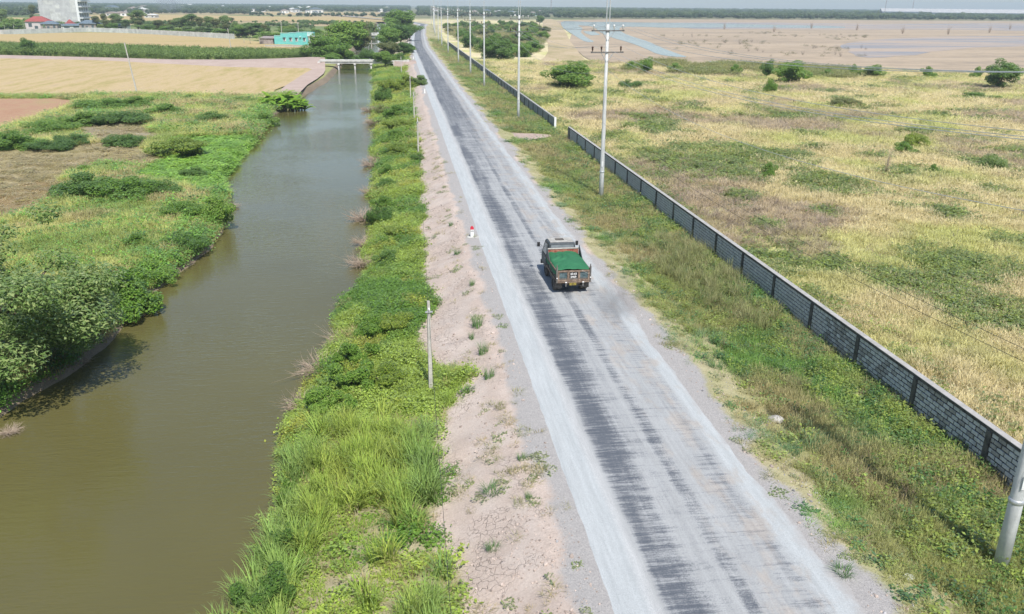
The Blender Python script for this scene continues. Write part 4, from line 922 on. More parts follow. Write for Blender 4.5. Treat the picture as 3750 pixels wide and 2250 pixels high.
wire('telephone_wire', 0.25, 6.75 + zg, 0.8, 0.008, M['cable'], 'upper right one of two dark telephone wires running above the block wall', 'wire', PV[:3])

# ------------------------------------------------------------------ low concrete service poles on the canal bank, with their black cable
SPX = [(0.95, 34.1, 4.3, 'weathered square concrete pole standing in creepers on the near canal bank'), (2.0, 95.7, 4.0, 'short concrete pole among bushes on the canal bank, beyond the red-topped post'),
       (2.15, 125.0, 3.9, 'short concrete pole on the canal bank, third from the camera'), (2.1, 152.6, 4.2, 'short concrete pole on the canal bank near the second white post'), (0.9, 218.0, 4.0, 'short concrete pole beside the dirt ramp of the bridge')]
def service_pole(x, y, h, lab, z=None, group='service poles on the canal bank', lean=(0, 0), wd=0.088, arm_=True):
    z = ground_z(x, y) if z is None else z
    e = empty('concrete_pole', (x, y, z), R(8)); e.rotation_euler[0], e.rotation_euler[1] = lean
    m = MB(); m.prism([(-wd, -wd), (wd, -wd), (wd, wd), (-wd, wd)], -0.3, 0.0, 2)
    m.add([(-wd, -wd, 0), (wd, -wd, 0), (wd, wd, 0), (-wd, wd, 0), (-wd * .65, -wd * .65, h), (wd * .65, -wd * .65, h), (wd * .65, wd * .65, h), (-wd * .65, wd * .65, h)], [(0, 1, 5, 4), (1, 2, 6, 5), (2, 3, 7, 6), (3, 0, 4, 7), (4, 5, 6, 7)])
    m.build('shaft', M['old_concrete'], e)
    if arm_:
        MB().box(-0.16, 0.16, -wd - 0.03, -wd + 0.03, h - 0.5, h - 0.44).build('bracket', M['steel'], e)
        MB().tube([(0, -wd, h - 0.42), (0, -wd, h - 0.36), (0, -wd, h - 0.30)], [0.03, 0.05, 0.03], 8).build('insulator', M['porcelain_w'], e)
    return tag(e, lab, 'pole', group)
for x, y, h, lab in SPX: service_pole(x, y, h, lab)
pts = []
stops = [(0.6, 4.0, 3.2)] + [(x, y, ground_z(x, y) + h - 0.33) for x, y, h, _ in SPX]
for (x0, y0, z0), (x1, y1, z1) in zip(stops[:-1], stops[1:]):
    for k in range(13):
        s = k / 13; pts.append((x0 + (x1 - x0) * s, y0 + (y1 - y0) * s, z0 + (z1 - z0) * s - 4 * 0.55 * s * (1 - s)))
tag(MB().tube(pts, 0.007, 5, False).build('service_cable', M['cable']), 'thin black cable strung between the short concrete poles on the canal bank', 'cable')
p = spot(332, 229); service_pole(p[0], p[1], 9.3, 'tall thin concrete pole leaning left at the edge of the stubble field', p[2], None, (0.0, R(-6)), 0.13, False)
p = spot(561, 134); service_pole(p[0], p[1], 8.4, 'thin concrete pole leaning left at the end of the cassava strip', p[2], None, (0.0, R(-4)), 0.13, False)
for bx, by, ty, lab in ((339, 74, 61, 'leftmost small pole just behind the long pale wall'), (443, 79, 64, 'middle small pole just behind the long pale wall'), (552, 85, 66.5, 'rightmost small pole just behind the long pale wall')):
    p = dp(bx, by, Z_L); service_pole(p[0], p[1], height(p, ty), lab, Z_L, 'poles behind the pale wall', (0, 0), 0.15, False)
for bx, by, ty, lab in ((457, 108, 84, ''),): pass
for src, lab in (((1035, 130, 75), 'slim pole rising behind the turquoise house, left of two'), ((1096, 128, 82), 'slim pole rising behind the turquoise house, right of two')):
    p = at(src[0], 158, Z_L); p = p + (p - CAM) * 0.03; p[2] = Z_L; service_pole(p[0], p[1], height(p, src[2] / K), lab, Z_L, 'poles behind the turquoise house', (0, 0), 0.14, False)

# ------------------------------------------------------------------ text
def text_mesh(s, size, mat, depth_=0.004):
    cu = bpy.data.curves.new('lettering', 'FONT'); cu.body = s; cu.size = size; cu.align_x = 'CENTER'; cu.extrude = depth_; cu.offset = size * 0.018
    o = bpy.data.objects.new('lettering', cu); COL.objects.link(o); dg = bpy.context.evaluated_depsgraph_get()
    me = bpy.data.meshes.new_from_object(o.evaluated_get(dg)); bpy.data.objects.remove(o); bpy.data.curves.remove(cu); me.materials.clear(); me.materials.append(mat); me.name = 'lettering'; return me
# ------------------------------------------------------------------ hectometre posts every 100 m
for k, (v, lab) in enumerate(((56.1, 'white roadside distance post with red cap beside the left road edge'), (156.2, 'white roadside distance post, second from the camera'), (255.6, 'white roadside distance post near the bridge ramp'), (356, 'farthest white roadside distance post beside the parked motorbikes'))):
    e = empty('distance_post', (4.72, v, -0.05)); s = 0.115
    MB().box(-0.34, 0.55, -0.22, 0.22, -0.1, 0.03).build('footing', M['bridge'], e, bevel=0.015)
    MB().box(-s, s, -0.08, 0.08, 0.03, 0.55).build('post', M['white'], e, bevel=0.008)
    MB().box(-s - 0.002, s + 0.002, -0.082, 0.082, 0.552, 0.68).prism([(-s, 0.68), (s, 0.68), (s * 0.55, 0.77), (-s * 0.55, 0.77)], -0.08, 0.08, 1).build('cap', M['red'] if k == 0 else M['white'], e)
    if k == 0: inst('lettering', text_mesh('H/6', 0.13, M['black'], 0.002), e, (0, -0.083, 0.40), (R(90), 0, 0))
    tag(e, lab, 'distance post', 'distance posts along the left road edge')

# ================================================================== the dump truck
M['truck_dark'] = weathered('dark_dusty_paint', (0.035, 0.045, 0.055), (0.10, 0.11, 0.12), 3, 0.5, spec=0.4)
M['truck_tan'] = weathered('dusty_rusted_steel', (0.11, 0.07, 0.05), (0.33, 0.25, 0.19), 5, 0.9)
M['truck_side'] = weathered('dusty_grey_steel', (0.06, 0.056, 0.052), (0.21, 0.19, 0.165), 4, 0.9, streak=True)
M['truck_red'] = weathered('faded_red_rust', (0.20, 0.045, 0.03), (0.46, 0.20, 0.14), 6, 0.8)
M['truck_blue'] = weathered('dusty_blue_green_panel', (0.03, 0.055, 0.06), (0.14, 0.19, 0.20), 5, 0.7)
M['roof_cream'] = weathered('dusty_cream_paint', (0.30, 0.29, 0.26), (0.52, 0.50, 0.46), 4, 0.8)
M['rubber'] = weathered('dusty_rubber', (0.045, 0.042, 0.038), (0.17, 0.15, 0.13), 7, 0.95)
M['yellow'] = weathered('yellow_plate', (0.20, 0.155, 0.03), (0.34, 0.27, 0.06), 12, 0.7)
M['lampw'] = weathered('lamp_lens', (0.75, 0.74, 0.72), (0.85, 0.84, 0.82), 4, 0.25, bump=0)
t = NT('cab_glass'); t.bsdf((0.05, 0.07, 0.08), 0.08, spec=0.7); M['glass'] = t.m
t = NT('dusty_rear_glass'); t.bsdf(t.mix(t.noise(t.obj(), 4, 4), (0.08, 0.11, 0.13), (0.33, 0.35, 0.36)), 0.35, spec=0.5); M['dusty_glass'] = t.m
t = NT('green_tarpaulin'); ob = t.obj(); wv = t.n('ShaderNodeTexNoise'); t.l(ob, wv.inputs['Vector']); wv.inputs['Scale'].default_value = 3
t.bsdf(t.mix(t.noise(ob, 2.2, 4), (0.018, 0.12, 0.055), (0.05, 0.20, 0.095)), 0.75, t.bump(t.noise(ob, 90, 2), 0.4, 0.01), spec=0.25); M['tarp'] = t.m
T = empty('dump_truck', (9.22, 44.05, 0.03), R(1.2)); tag(T, 'old dump truck with green tarpaulin over its load driving away on the dusty road', 'truck')
ch = MB(); ch.box(-0.42, -0.34, -0.85, 3.5, 0.55, 0.70).box(0.34, 0.42, -0.85, 3.5, 0.55, 0.70)
for y in (-0.8, 0.6, 1.6, 2.9): ch.box(-0.34, 0.34, y - 0.05, y + 0.05, 0.56, 0.68)
ch.tube([(-0.8, 0, 0.41), (0.8, 0, 0.41)], 0.075, 8).tube([(-0.75, 2.62, 0.39), (0.75, 2.62, 0.39)], 0.06, 8).tube([(0, 0.02, 0.41), (0, 2.4, 0.6)], 0.045, 8).tube([(-0.14, 0, 0.41), (0.14, 0, 0.41)], 0.17, 10)
ch.build('chassis', M['truck_tan'], T)
def wheel_mesh():
    n = 28; prof = [(-0.10, 0.24), (-0.10, 0.34), (-0.085, 0.395), (-0.03, 0.41), (0.03, 0.41), (0.085, 0.395), (0.10, 0.34), (0.10, 0.24)]
    V = []; F = []
    for k in range(n):
        a = 2 * math.pi * k / n
        for i, (x, r) in enumerate(prof):
            rr_ = r - (0.018 if (k % 2 and 2 <= i <= 5) else 0); V.append((x, rr_ * math.cos(a), rr_ * math.sin(a)))
    m = len(prof)
    for k in range(n):
        for i in range(m - 1): F.append((k * m + i, k * m + i + 1, ((k + 1) % n) * m + i + 1, ((k + 1) % n) * m + i))
    b = MB(); b.add(V, F); return b.mesh('tyre', M['rubber'])
tyre = wheel_mesh()
rim = MB().tube([(-0.06, 0, 0), (-0.02, 0, 0), (0.02, 0, 0), (0.05, 0, 0)], [0.25, 0.245, 0.16, 0.08], 20).tube([(-0.09, 0, 0), (-0.05, 0, 0)], [0.06, 0.07], 10).mesh('rim', M['truck_side'], False)
for x, y in ((-0.87, 0), (-0.655, 0), (0.87, 0), (0.655, 0), (-0.80, 2.62), (0.80, 2.62)):
    wh = inst('wheel', tyre, T, (x, y, 0.40)); wh.name = 'wheel'; inst('rim', rim, wh, (0, 0, 0), (0, 0, 0 if x < 0 else math.pi))
# bed
bed = MB().box(-0.93, 0.93, -0.92, 1.98, 0.80, 0.90); bed.build('bed_floor', M['truck_side'], T)
for s in (-1, 1):
    m = MB(); x0, x1 = (0.90, 0.935); m.box(min(s * x0, s * x1), max(s * x0, s * x1), -0.92, 1.98, 0.902, 1.40)
    sp = m.build('bed_side', M['truck_side'], T); m = MB()
    m.box(min(s * 0.936, s * 0.985), max(s * 0.936, s * 0.985), -0.92, 1.98, 1.34, 1.42).box(min(s * 0.936, s * 0.985), max(s * 0.936, s * 0.985), -0.92, 1.98, 0.80, 0.88)
    m.build('side_rail', M['truck_tan'], T)
    for y in (-0.35, 0.25, 0.85, 1.45): MB().box(min(s * 0.936, s * 0.978), max(s * 0.936, s * 0.978), y - 0.045, y + 0.045, 0.882, 1.338).build('stake', M['truck_side'], T)
    MB().box(min(s * 0.90, s * 0.99), max(s * 0.90, s * 0.99), -1.02, -0.925, 0.72, 1.62).prism([(-1.0, 1.62), (-0.93, 1.62), (-0.95, 1.76), (-0.98, 1.76)], min(s * 0.92, s * 0.97), max(s * 0.92, s * 0.97), 0).build('corner_post', M['truck_side'], T, bevel=0.006)
    MB().prism([(1.0, 1.425), (1.98, 1.425), (1.98, 2.02), (1.90, 2.02)], min(s * 0.945, s * 0.975), max(s * 0.945, s * 0.975), 0).build('guard_plate', M['truck_dark'], T)
    MB().tube([(s * 0.945, -1.03, 1.0), (s * 0.945, -1.06, 1.0)], 0.035, 10).build('marker_lamp', M['lampw'], T)
    MB().box(min(s * 0.55, s * 0.98), max(s * 0.55, s * 0.98), -0.62, -0.60, 0.28, 0.62).build('mud_flap', M['rubber'], T)
MB().box(-0.93, 0.93, 1.985, 2.02, 0.90, 1.80).build('headboard', M['truck_red'], T)
MB().box(-0.97, 0.97, 1.96, 2.05, 1.802, 1.86).build('headboard_rail', M['roof_cream'], T, bevel=0.008)
# tailgate facing the camera
TY = -0.96
tg = MB().box(-0.895, 0.895, TY, TY + 0.03, 0.84, 1.36).build('tailgate', M['truck_blue'], T)
m = MB(); m.box(-0.895, 0.895, TY - 0.05, TY - 0.002, 1.33, 1.42).box(-0.895, 0.895, TY - 0.05, TY - 0.002, 0.80, 0.90)
m.box(-0.895, -0.81, TY - 0.045, TY - 0.002, 0.902, 1.328).box(0.81, 0.895, TY - 0.045, TY - 0.002, 0.902, 1.328)
m.box(-0.36, -0.245, TY - 0.048, TY - 0.002, 0.86, 1.328).box(0.245, 0.36, TY - 0.048, TY - 0.002, 0.86, 1.328)
m.build('tailgate_frame', M['truck_tan'], tg)
MB().box(-0.80, -0.365, TY - 0.04, TY - 0.002, 0.905, 0.965).box(0.365, 0.80, TY - 0.04, TY - 0.002, 0.905, 0.965).box(-0.24, 0.24, TY - 0.04, TY - 0.002, 0.905, 0.965).build('lower_lip', M['truck_side'], tg, bevel=0.006)
MB().box(-0.242, 0.242, TY - 0.012, TY - 0.002, 0.97, 1.325).build('number_panel', M['black'], tg)
inst('lettering', text_mesh('65-65', 0.155, M['lampw']), tg, (0.0, TY - 0.017, 1.165), (R(90), 0, 0))
inst('lettering', text_mesh('2469', 0.165, M['lampw']), tg, (-0.01, TY - 0.017, 0.985), (R(90), 0, 0))
MB().tube([(0.45, TY - 0.06, 1.40), (0.88, TY - 0.05, 1.18)], 0.008, 5).build('rope', M['roof_cream'], tg)
MB().box(-0.98, 0.98, TY - 0.03, TY + 0.06, 0.70, 0.79).build('rear_crossbar', M['truck_tan'], T, bevel=0.01)
pl = MB().box(-0.23, 0.16, TY - 0.045, TY - 0.032, 0.555, 0.70).build('number_plate', M['yellow'], T)
inst('lettering', text_mesh('65C', 0.075, M['black'], 0.001), pl, (-0.03, TY - 0.047, 0.63), (R(90), 0, 0)); inst('lettering', text_mesh('024.69', 0.065, M['black'], 0.001), pl, (-0.03, TY - 0.047, 0.568), (R(90), 0, 0))
for x in (-0.42, 0.55):
    MB().box(x - 0.05, x + 0.05, TY - 0.05, TY - 0.031, 0.70, 0.76).build('tail_lamp', M['lampw'], T)
    MB().box(x - 0.03, x + 0.05, TY + 0.0, TY + 0.1, 0.48, 0.70).build('tow_hook', M['dark_steel'], T)
# tarpaulin heaped over the load
nx, ny = 46, 62; X = np.linspace(-0.99, 0.99, nx); Y = np.linspace(-0.93, 1.97, ny); XX, YY = np.meshgrid(X, Y); sx_ = np.clip(1 - (np.abs(XX) / 0.99) ** 5, 0, 1); ty_ = (YY + 0.93) / 2.9
Zt = 1.43 + 0.20 * np.sin(np.pi * np.clip(ty_ * 0.9 + 0.12, 0, 1)) * (1 - (XX / 1.1) ** 2) + 0.22 * ty_ ** 2 * sx_
rr2 = np.hypot(XX + 1.0, YY - 1.25); th = np.arctan2(YY - 1.25, XX + 1.0)
Zt += 0.055 * np.sin(rr2 * 17 + 2.5 * np.sin(th * 2)) * np.exp(-((rr2 - 0.70) / 0.45) ** 2) * np.clip(1.2 - (XX + 0.2) * 0.9, 0, 1)
Zt += 0.05 * (fbm(XX.ravel(), YY.ravel(), 0.45, 61).reshape(XX.shape) - 0.5) * 2 + 0.012 * np.sin((YY * 0.6 + XX) * 20) * np.clip((XX - 0.3) * 1.2, 0, 1)
ov = np.clip((np.abs(XX) - 0.94) / 0.05, 0, 1); Zt -= ov * (0.20 + 0.22 * fbm(YY.ravel(), XX.ravel() * 0, 0.5, 62).reshape(XX.shape)); Zt = np.where(ty_ < 0.03, Zt - 0.03, Zt)
XX = np.where(np.abs(XX) > 0.97, np.sign(XX) * 1.0, XX); J = np.arange(nx * ny).reshape(ny, nx)
inst('tarpaulin', np_mesh('tarpaulin', np.stack([XX.ravel(), YY.ravel(), Zt.ravel()], 1), np.stack([J[:-1, :-1].ravel(), J[:-1, 1:].ravel(), J[1:, 1:].ravel(), J[1:, :-1].ravel()], 1), M['tarp'], True), T)
# cab
def cab_shell():
    prof = [(2.16, 0.62), (3.75, 0.58), (3.80, 1.15), (3.42, 2.02), (3.25, 2.10), (2.20, 2.13), (2.16, 2.05)]
    def wdt(z): return 0.92 if z < 1.25 else 0.92 - (z - 1.25) * 0.19
    V = [(-wdt(z), y, z) for y, z in prof] + [(wdt(z), y, z) for y, z in prof]; n = len(prof)
    F = [tuple(range(n)), tuple(reversed(range(n, 2 * n)))] + [(i, (i + 1) % n, n + (i + 1) % n, n + i) for i in range(n)]
    m = MB(); m.add(V, F); return m
cab = cab_shell().build('cab', M['truck_dark'], T, bevel=0.035)
MB().box(-0.70, 0.70, 2.24, 3.22, 2.135, 2.152).build('roof_skin', M['roof_cream'], cab, bevel=0.006)
MB().box(-0.30, 0.20, 2.62, 2.98, 2.153, 2.185).build('roof_hatch', M['truck_side'], cab, bevel=0.01)
MB().add([(-0.72, 2.148, 1.66), (0.72, 2.148, 1.66), (0.66, 2.148, 2.00), (-0.66, 2.148, 2.00)], [(0, 1, 2, 3)]).build('rear_window', M['dusty_glass'], cab)
MB().box(-0.80, 0.80, 2.125, 2.155, 0.95, 1.62).build('rear_wall', M['truck_red'], cab)
for s in (-1, 1):
    def wq(z): return s * (0.925 if z < 1.25 else 0.925 - (z - 1.25) * 0.19 + 0.004)
    MB().add([(wq(1.34), 2.42, 1.34), (wq(1.34), 3.42, 1.34), (wq(1.94), 3.20, 1.94), (wq(1.94), 2.46, 1.94)], [(0, 1, 2, 3)]).build('side_window', M['glass'], cab)
    d = MB().box(min(s * .921, s * .932), max(s * .921, s * .932), 2.34, 3.52, 0.72, 1.27).build('door', M['truck_dark'], cab); MB().box(min(s * .933, s * .95), max(s * .933, s * .95), 2.42, 2.55, 1.12, 1.16).build('handle', M['steel'], d)
    MB().tube([(s * 0.90, 3.45, 1.55), (s * 1.06, 3.5, 1.72), (s * 1.16, 3.46, 1.74)], 0.012, 6).build('mirror_arm', M['dark_steel'], T)
    MB().box(s * 1.17 - 0.085, s * 1.17 + 0.085, 3.42, 3.48, 1.58, 1.86).build('mirror', M['black'], T, bevel=0.02)
    MB().box(min(s * .72, s * .94), max(s * .72, s * .94), 2.20, 3.02, 0.60, 0.80).build('wheel_arch', M['truck_side'], cab)
    MB().tube([(s * 0.62, 3.80, 0.86), (s * 0.62, 3.83, 0.86)], 0.10, 14).build('headlight', M['lampw'], T)
MB().add([(-0.80, 3.79, 1.26), (0.80, 3.79, 1.26), (0.70, 3.475, 1.96), (-0.70, 3.475, 1.96)], [(0, 1, 2, 3)]).build('windscreen', M['glass'], cab)
MB().box(-0.95, 0.95, 3.78, 3.90, 0.42, 0.66).build('bumper', M['truck_side'], T, bevel=0.02)
MB().tube([(0.30, 0.4, 0.45), (0.30, -0.5, 0.42), (0.62, -0.75, 0.42)], 0.04, 8).build('exhaust_pipe', M['dark_steel'], T)
MB().box(-0.86, -0.5, 0.75, 1.5, 0.42, 0.75).build('fuel_tank', M['truck_side'], T, bevel=0.03)

# smoke
def smoke(name, label, loc, sc, rot, dens, col, scale=1.6, absorb=(0, 0, 0)):
    me = bpy.data.meshes.new(name); bm = bmesh.new(); bmesh.ops.create_icosphere(bm, subdivisions=3, radius=1.0); bm.to_mesh(me); bm.free()
    t = NT(name + '_volume'); ob = t.obj(); pv = t.n('ShaderNodeVolumePrincipled'); pv.inputs['Color'].default_value = (*col, 1); pv.inputs['Anisotropy'].default_value = 0.2
    ln = t.n('ShaderNodeVectorMath', operation='LENGTH'); t.l(ob, ln.inputs[0]); fall = t.sstep(ln.outputs['Value'], 1.0, 0.15)
    nz = t.sstep(t.noise(ob, scale, 5, 0.6, 0.8), 0.40, 0.68)
    t.l(t.math('MULTIPLY', t.math('MULTIPLY', fall, nz), dens), pv.inputs['Density']); t.l(pv.outputs[0], t.out.inputs['Volume'])
    me.materials.append(t.m); o = inst(name, me, None, loc, rot, sc); return tag(o, label, 'smoke', None, 'stuff')
smoke('exhaust_smoke', 'brown exhaust smoke drifting behind the right rear wheels of the truck', (11.1, 40.2, 0.85), (1.5, 4.2, 1.0), (0, 0, R(-14)), 0.6, (0.84, 0.78, 0.73))

# ================================================================== bridge over the canal
B = empty('bridge', (-21.2, 243.0, 0.0), R(-0.8)); tag(B, 'narrow concrete bridge on round piles crossing the canal', 'bridge')
MB().box(0, 24.5, -1.7, 1.7, 0.10, 0.32).build('deck', M['bridge'], B, bevel=0.02)
for s in (-1, 1): MB().box(0, 24.5, min(s * 1.72, s * 1.5), max(s * 1.72, s * 1.5), 0.325, 0.52).build('kerb', M['bridge'], B, bevel=0.02)
for s in (-1.3, 1.3): MB().box(0.2, 24.3, s - 0.16, s + 0.16, -0.38, 0.095).build('girder', M['bridge'], B)
for x in (5.2, 9.6, 14.0):
    MB().box(x - 0.3, x + 0.3, -1.75, 1.75, -0.80, -0.385).build('pile_cap', M['bridge'], B, bevel=0.02)
    for y in (-1.4, 0, 1.4): MB().tube([(x, y, -3.4), (x, y, -0.81)], 0.19, 10).build('pile', M['bridge'], B, True)
for x in (0.1, 20.6): MB().box(x - 0.5, x + 0.25, -1.9, 1.9, -2.6, 0.095).build('abutment', M['bridge'], B)
# clay ramp joining the bridge to the road
V = [(-0.8, 240.2, 0.28), (-0.8, 245.8, 0.28), (5.2, 247.5, 0.02), (5.2, 238.5, 0.02), (-1.2, 237, -2.2), (-1.2, 249, -2.2), (4.9, 252, -0.12), (4.9, 234, -0.12)]
tag(inst('bridge_ramp', np_mesh('bridge_ramp', V, np.array([(0, 3, 2, 1), (0, 4, 7, 3), (1, 2, 6, 5), (0, 1, 5, 4)]), M['track'])), kind='structure')
# footbridge farther up the canal, with a white shrine behind it
fb = empty('footbridge', (-17.2, 376, 0)); tag(fb, 'small concrete footbridge over the canal far behind the bridge', 'footbridge')
MB().box(0, 9.5, -0.7, 0.7, -1.0, -0.82).build('deck', M['old_concrete'], fb)
for x in (2.6, 6.6): MB().box(x - 0.2, x + 0.2, -0.6, 0.6, -3.2, -1.002).build('pile', M['old_concrete'], fb)
for x in (2.6, 6.6): MB().box(x - 0.12, x + 0.12, -0.85, -0.71, -0.82, 1.6 if x < 3 else 0.6).build('post', M['old_concrete'], fb)
sh = empty('white_pavilion', (-10.6, 402, -1.0)); tag(sh, 'small white balustraded platform above the canal bank among trees', 'pavilion')
MB().box(-2.6, 2.6, -1.5, 1.5, 2.6, 2.8).build('floor', M['white'], sh)
MB().box(-2.6, 2.6, -1.5, -1.35, 3.6, 3.75).build('rail', M['white'], sh)
for k in range(9): MB().box(-2.55 + k * 0.6, -2.25 + k * 0.6, -1.48, -1.38, 2.81, 3.595).build('baluster', M['white'], sh)
for x in (-2.3, 2.3): MB().box(x - 0.15, x + 0.15, -1.3, -1.0, -1.0, 2.595).build('column', M['white'], sh)

# ================================================================== turquoise house
M['turq'] = weathered('turquoise_wall', (0.13, 0.46, 0.44), (0.19, 0.56, 0.53), 0.8, 0.8)
M['turq_l'] = weathered('pale_turquoise_trim', (0.36, 0.66, 0.64), (0.46, 0.72, 0.70), 1, 0.8)
M['shutter'] = weathered('dark_window', (0.05, 0.07, 0.08), (0.12, 0.15, 0.16), 2, 0.4)
M['pinkish'] = weathered('pale_pink_wall', (0.50, 0.44, 0.44), (0.62, 0.56, 0.55), 1, 0.8)
M['tin'] = weathered('rusty_tin', (0.24, 0.19, 0.17), (0.42, 0.37, 0.35), 1.2, 0.7)
M['redroof'] = weathered('red_roof_tiles', (0.27, 0.06, 0.055), (0.38, 0.105, 0.095), 1.5, 0.8)
M['blueroof'] = weathered('blue_grey_roof', (0.10, 0.14, 0.18), (0.18, 0.23, 0.27), 1.5, 0.7)
pa, pb = at(1006, 164, Z_L), at(1128, 166, Z_L)
ang = math.atan2(pb[1] - pa[1], pb[0] - pa[0]); Lh = float(np.hypot(*(pb - pa)[:2])); S_ = Lh / 15.4
Hs = empty('house', (pa[0], pa[1], Z_L), ang, (S_, S_, S_)); tag(Hs, 'turquoise single-storey house with stepped parapet and four shuttered windows', 'house')
m = MB().prism([(0, 0), (15.4, 0), (15.4, 5.3), (10.6, 5.3), (10.6, 5.05), (7.3, 5.05), (7.3, 4.8), (3.0, 4.8), (3.0, 3.7), (0, 3.7)], 0, 9.0, 1); m.build('wall', M['turq'], Hs)
for x0, x1, z in ((10.55, 15.45, 5.302), (7.3, 10.54, 5.052), (3.0, 7.29, 4.802), (0, 2.99, 3.702)): MB().box(x0, x1, -0.12, 0.25, z, z + 0.2).build('parapet_trim', M['turq_l'], Hs)
for k, x in enumerate((4.2, 7.1, 9.8, 13.4)):
    wn = MB().box(x, x + 1.1, -0.06, -0.003, 1.7, 3.0).build('window', M['shutter'], Hs)
    MB().box(x - 0.1, x + 1.2, -0.16, -0.003, 1.52, 1.69).box(x + 0.94, x + 1.2, -0.10, -0.062, 1.7, 3.0).build('frame', M['white'], wn); MB().box(x - 0.15, x + 1.25, -0.45, -0.003, 3.01, 3.10).build('awning', M['shutter'], wn)
    for q in range(3): MB().box(x + 0.2 + q * 0.28, x + 0.24 + q * 0.28, -0.085, -0.062, 1.7, 3.0).build('bar', M['steel'], wn)
MB().box(11.9, 12.6, -0.7, -0.003, 3.3, 3.8).build('water_box', M['turq_l'], Hs)
pc = MB().box(15.4, 20.2, 0.2, 6.5, 3.5, 3.75); pc.build('porch_roof', M['pinkish'], Hs); MB().box(15.41, 19.2, 1.6, 9.0, 0, 3.49).build('porch_wall', M['pinkish'], Hs)
for x in (15.8, 18.1, 19.9): MB().box(x, x + 0.3, 0.3, 0.6, 0, 3.49).build('column', M['white'], Hs)
MB().box(15.41, 17.6, 0.62, 1.59, 0, 0.7).build('porch_wall', M['white'], Hs); MB().box(16.2, 17.2, 1.55, 1.598, 1.0, 3.0).build('door', M['shutter'], Hs); MB().box(18.5, 19.1, 1.55, 1.598, 0.8, 3.0).build('door', M['shutter'], Hs)
bf = MB(); bf.box(15.41, 18.0, 0.0, 0.2, 3.8, 3.95).box(15.41, 18.0, 0.0, 0.2, 5.15, 5.3).box(15.41, 15.6, 0, .2, 3.95, 5.15).box(16.7, 16.85, 0, .2, 3.95, 5.15).box(17.85, 18.0, 0, .2, 3.95, 5.15); bf.build('parapet_frame', M['white'], Hs)
MB().box(15.6, 17.9, 0.1, 0.16, 3.9, 5.2).build('parapet_panel', M['turq_l'], Hs)
sd = empty('shed', tuple(pa + np.array([-0.9 * S_ * 1.0, 0.6, 0])), ang); tag(sd, 'low rusty tin shed leaning against the turquoise house', 'shed')
MB().box(-6.0, -0.1, 0.6, 6, 0, 2.2).build('wall', M['tin'], sd); MB().prism([(0.2, 2.35), (6.4, 3.0), (6.4, 3.1), (0.2, 2.45)], -6.5, 0.6, 0).build('roof', M['tin'], sd)
gw = empty('garden_wall', tuple(dp(640, 113.5, Z_L)), ang); tag(gw, 'low grey garden wall in front of the turquoise house', 'wall'); MB().box(0, 19, 0, 0.25, 0, 0.7).build('wall', M['old_concrete'], gw); MB().box(-0.1, 19.1, -0.05, 0.3, 0.702, 0.8).build('coping', M['old_concrete'], gw)

# ================================================================== tall building and compound at far left
M['bare_wall'] = weathered('raw_cement_render', (0.36, 0.36, 0.36), (0.56, 0.56, 0.55), 0.22, 0.95, streak=False)
M['pale_wall'] = weathered('pale_stained_render', (0.42, 0.42, 0.40), (0.66, 0.66, 0.63), 0.35, 0.95, world=True)
c0, c1 = at(140, 95, Z_L), at(287, 95, Z_L)
Bd = empty('tall_building', (c0[0], c1[1], Z_L)); tag(Bd, 'tall building with bare grey cement side wall and white balconied front', 'building')
Wb, Db, Hb = c1[0] - c0[0], 20.0, 24.0
MB().box(0, Wb, 0, Db, 0, Hb).build('side_wall', M['bare_wall'], Bd)
rr = random.Random(9); gl = MB()
for r_ in range(9):
    for q in range(7):
        z = 1.2 + r_ * 2.5; x = q * Wb / 7 + 0.06
        MB().box(x, x + Wb / 7 - 0.12, -0.03 - rr.uniform(0, .03), -0.002, z, z + 2.38).build('render_panel', M['bare_wall'] if rr.random() < 0.6 else M['pale_wall'], Bd)
MB().box(Wb + 0.002, Wb + 1.6, 0.3, Db, 0, Hb + 0.5).build('front_wall', M['white'], Bd)
for fl in range(6):
    z = 1.5 + fl * 3.7
    bal = MB().box(Wb + 1.602, Wb + 3.2, 0.2, Db, z, z + 0.25).build('balcony', M['white'], Bd); MB().box(Wb + 3.05, Wb + 3.2, 0.2, Db, z + 0.252, z + 0.55).box(Wb + 3.05, Wb + 3.2, 0.2, Db, z + 0.95, z + 1.1).build('rail', M['white'], bal)
    for q in range(4):
        y = 1.5 + q * 4.6; wn = MB().box(Wb + 1.602, Wb + 1.64, y, y + 2.9, z + 0.5, z + 3.0).build('window', M['shutter'], Bd); MB().box(Wb + 1.645, Wb + 1.75, y + 1.3, y + 1.6, z + 0.5, z + 3.0).build('mullion', M['white'], wn)
    MB().prism([(0.2, z + 3.2), (Db, z + 3.2), (Db, z + 3.6), (0.2, z + 3.6)], Wb + 1.602, Wb + 4.0, 0).build('eave', M['white'], Bd)
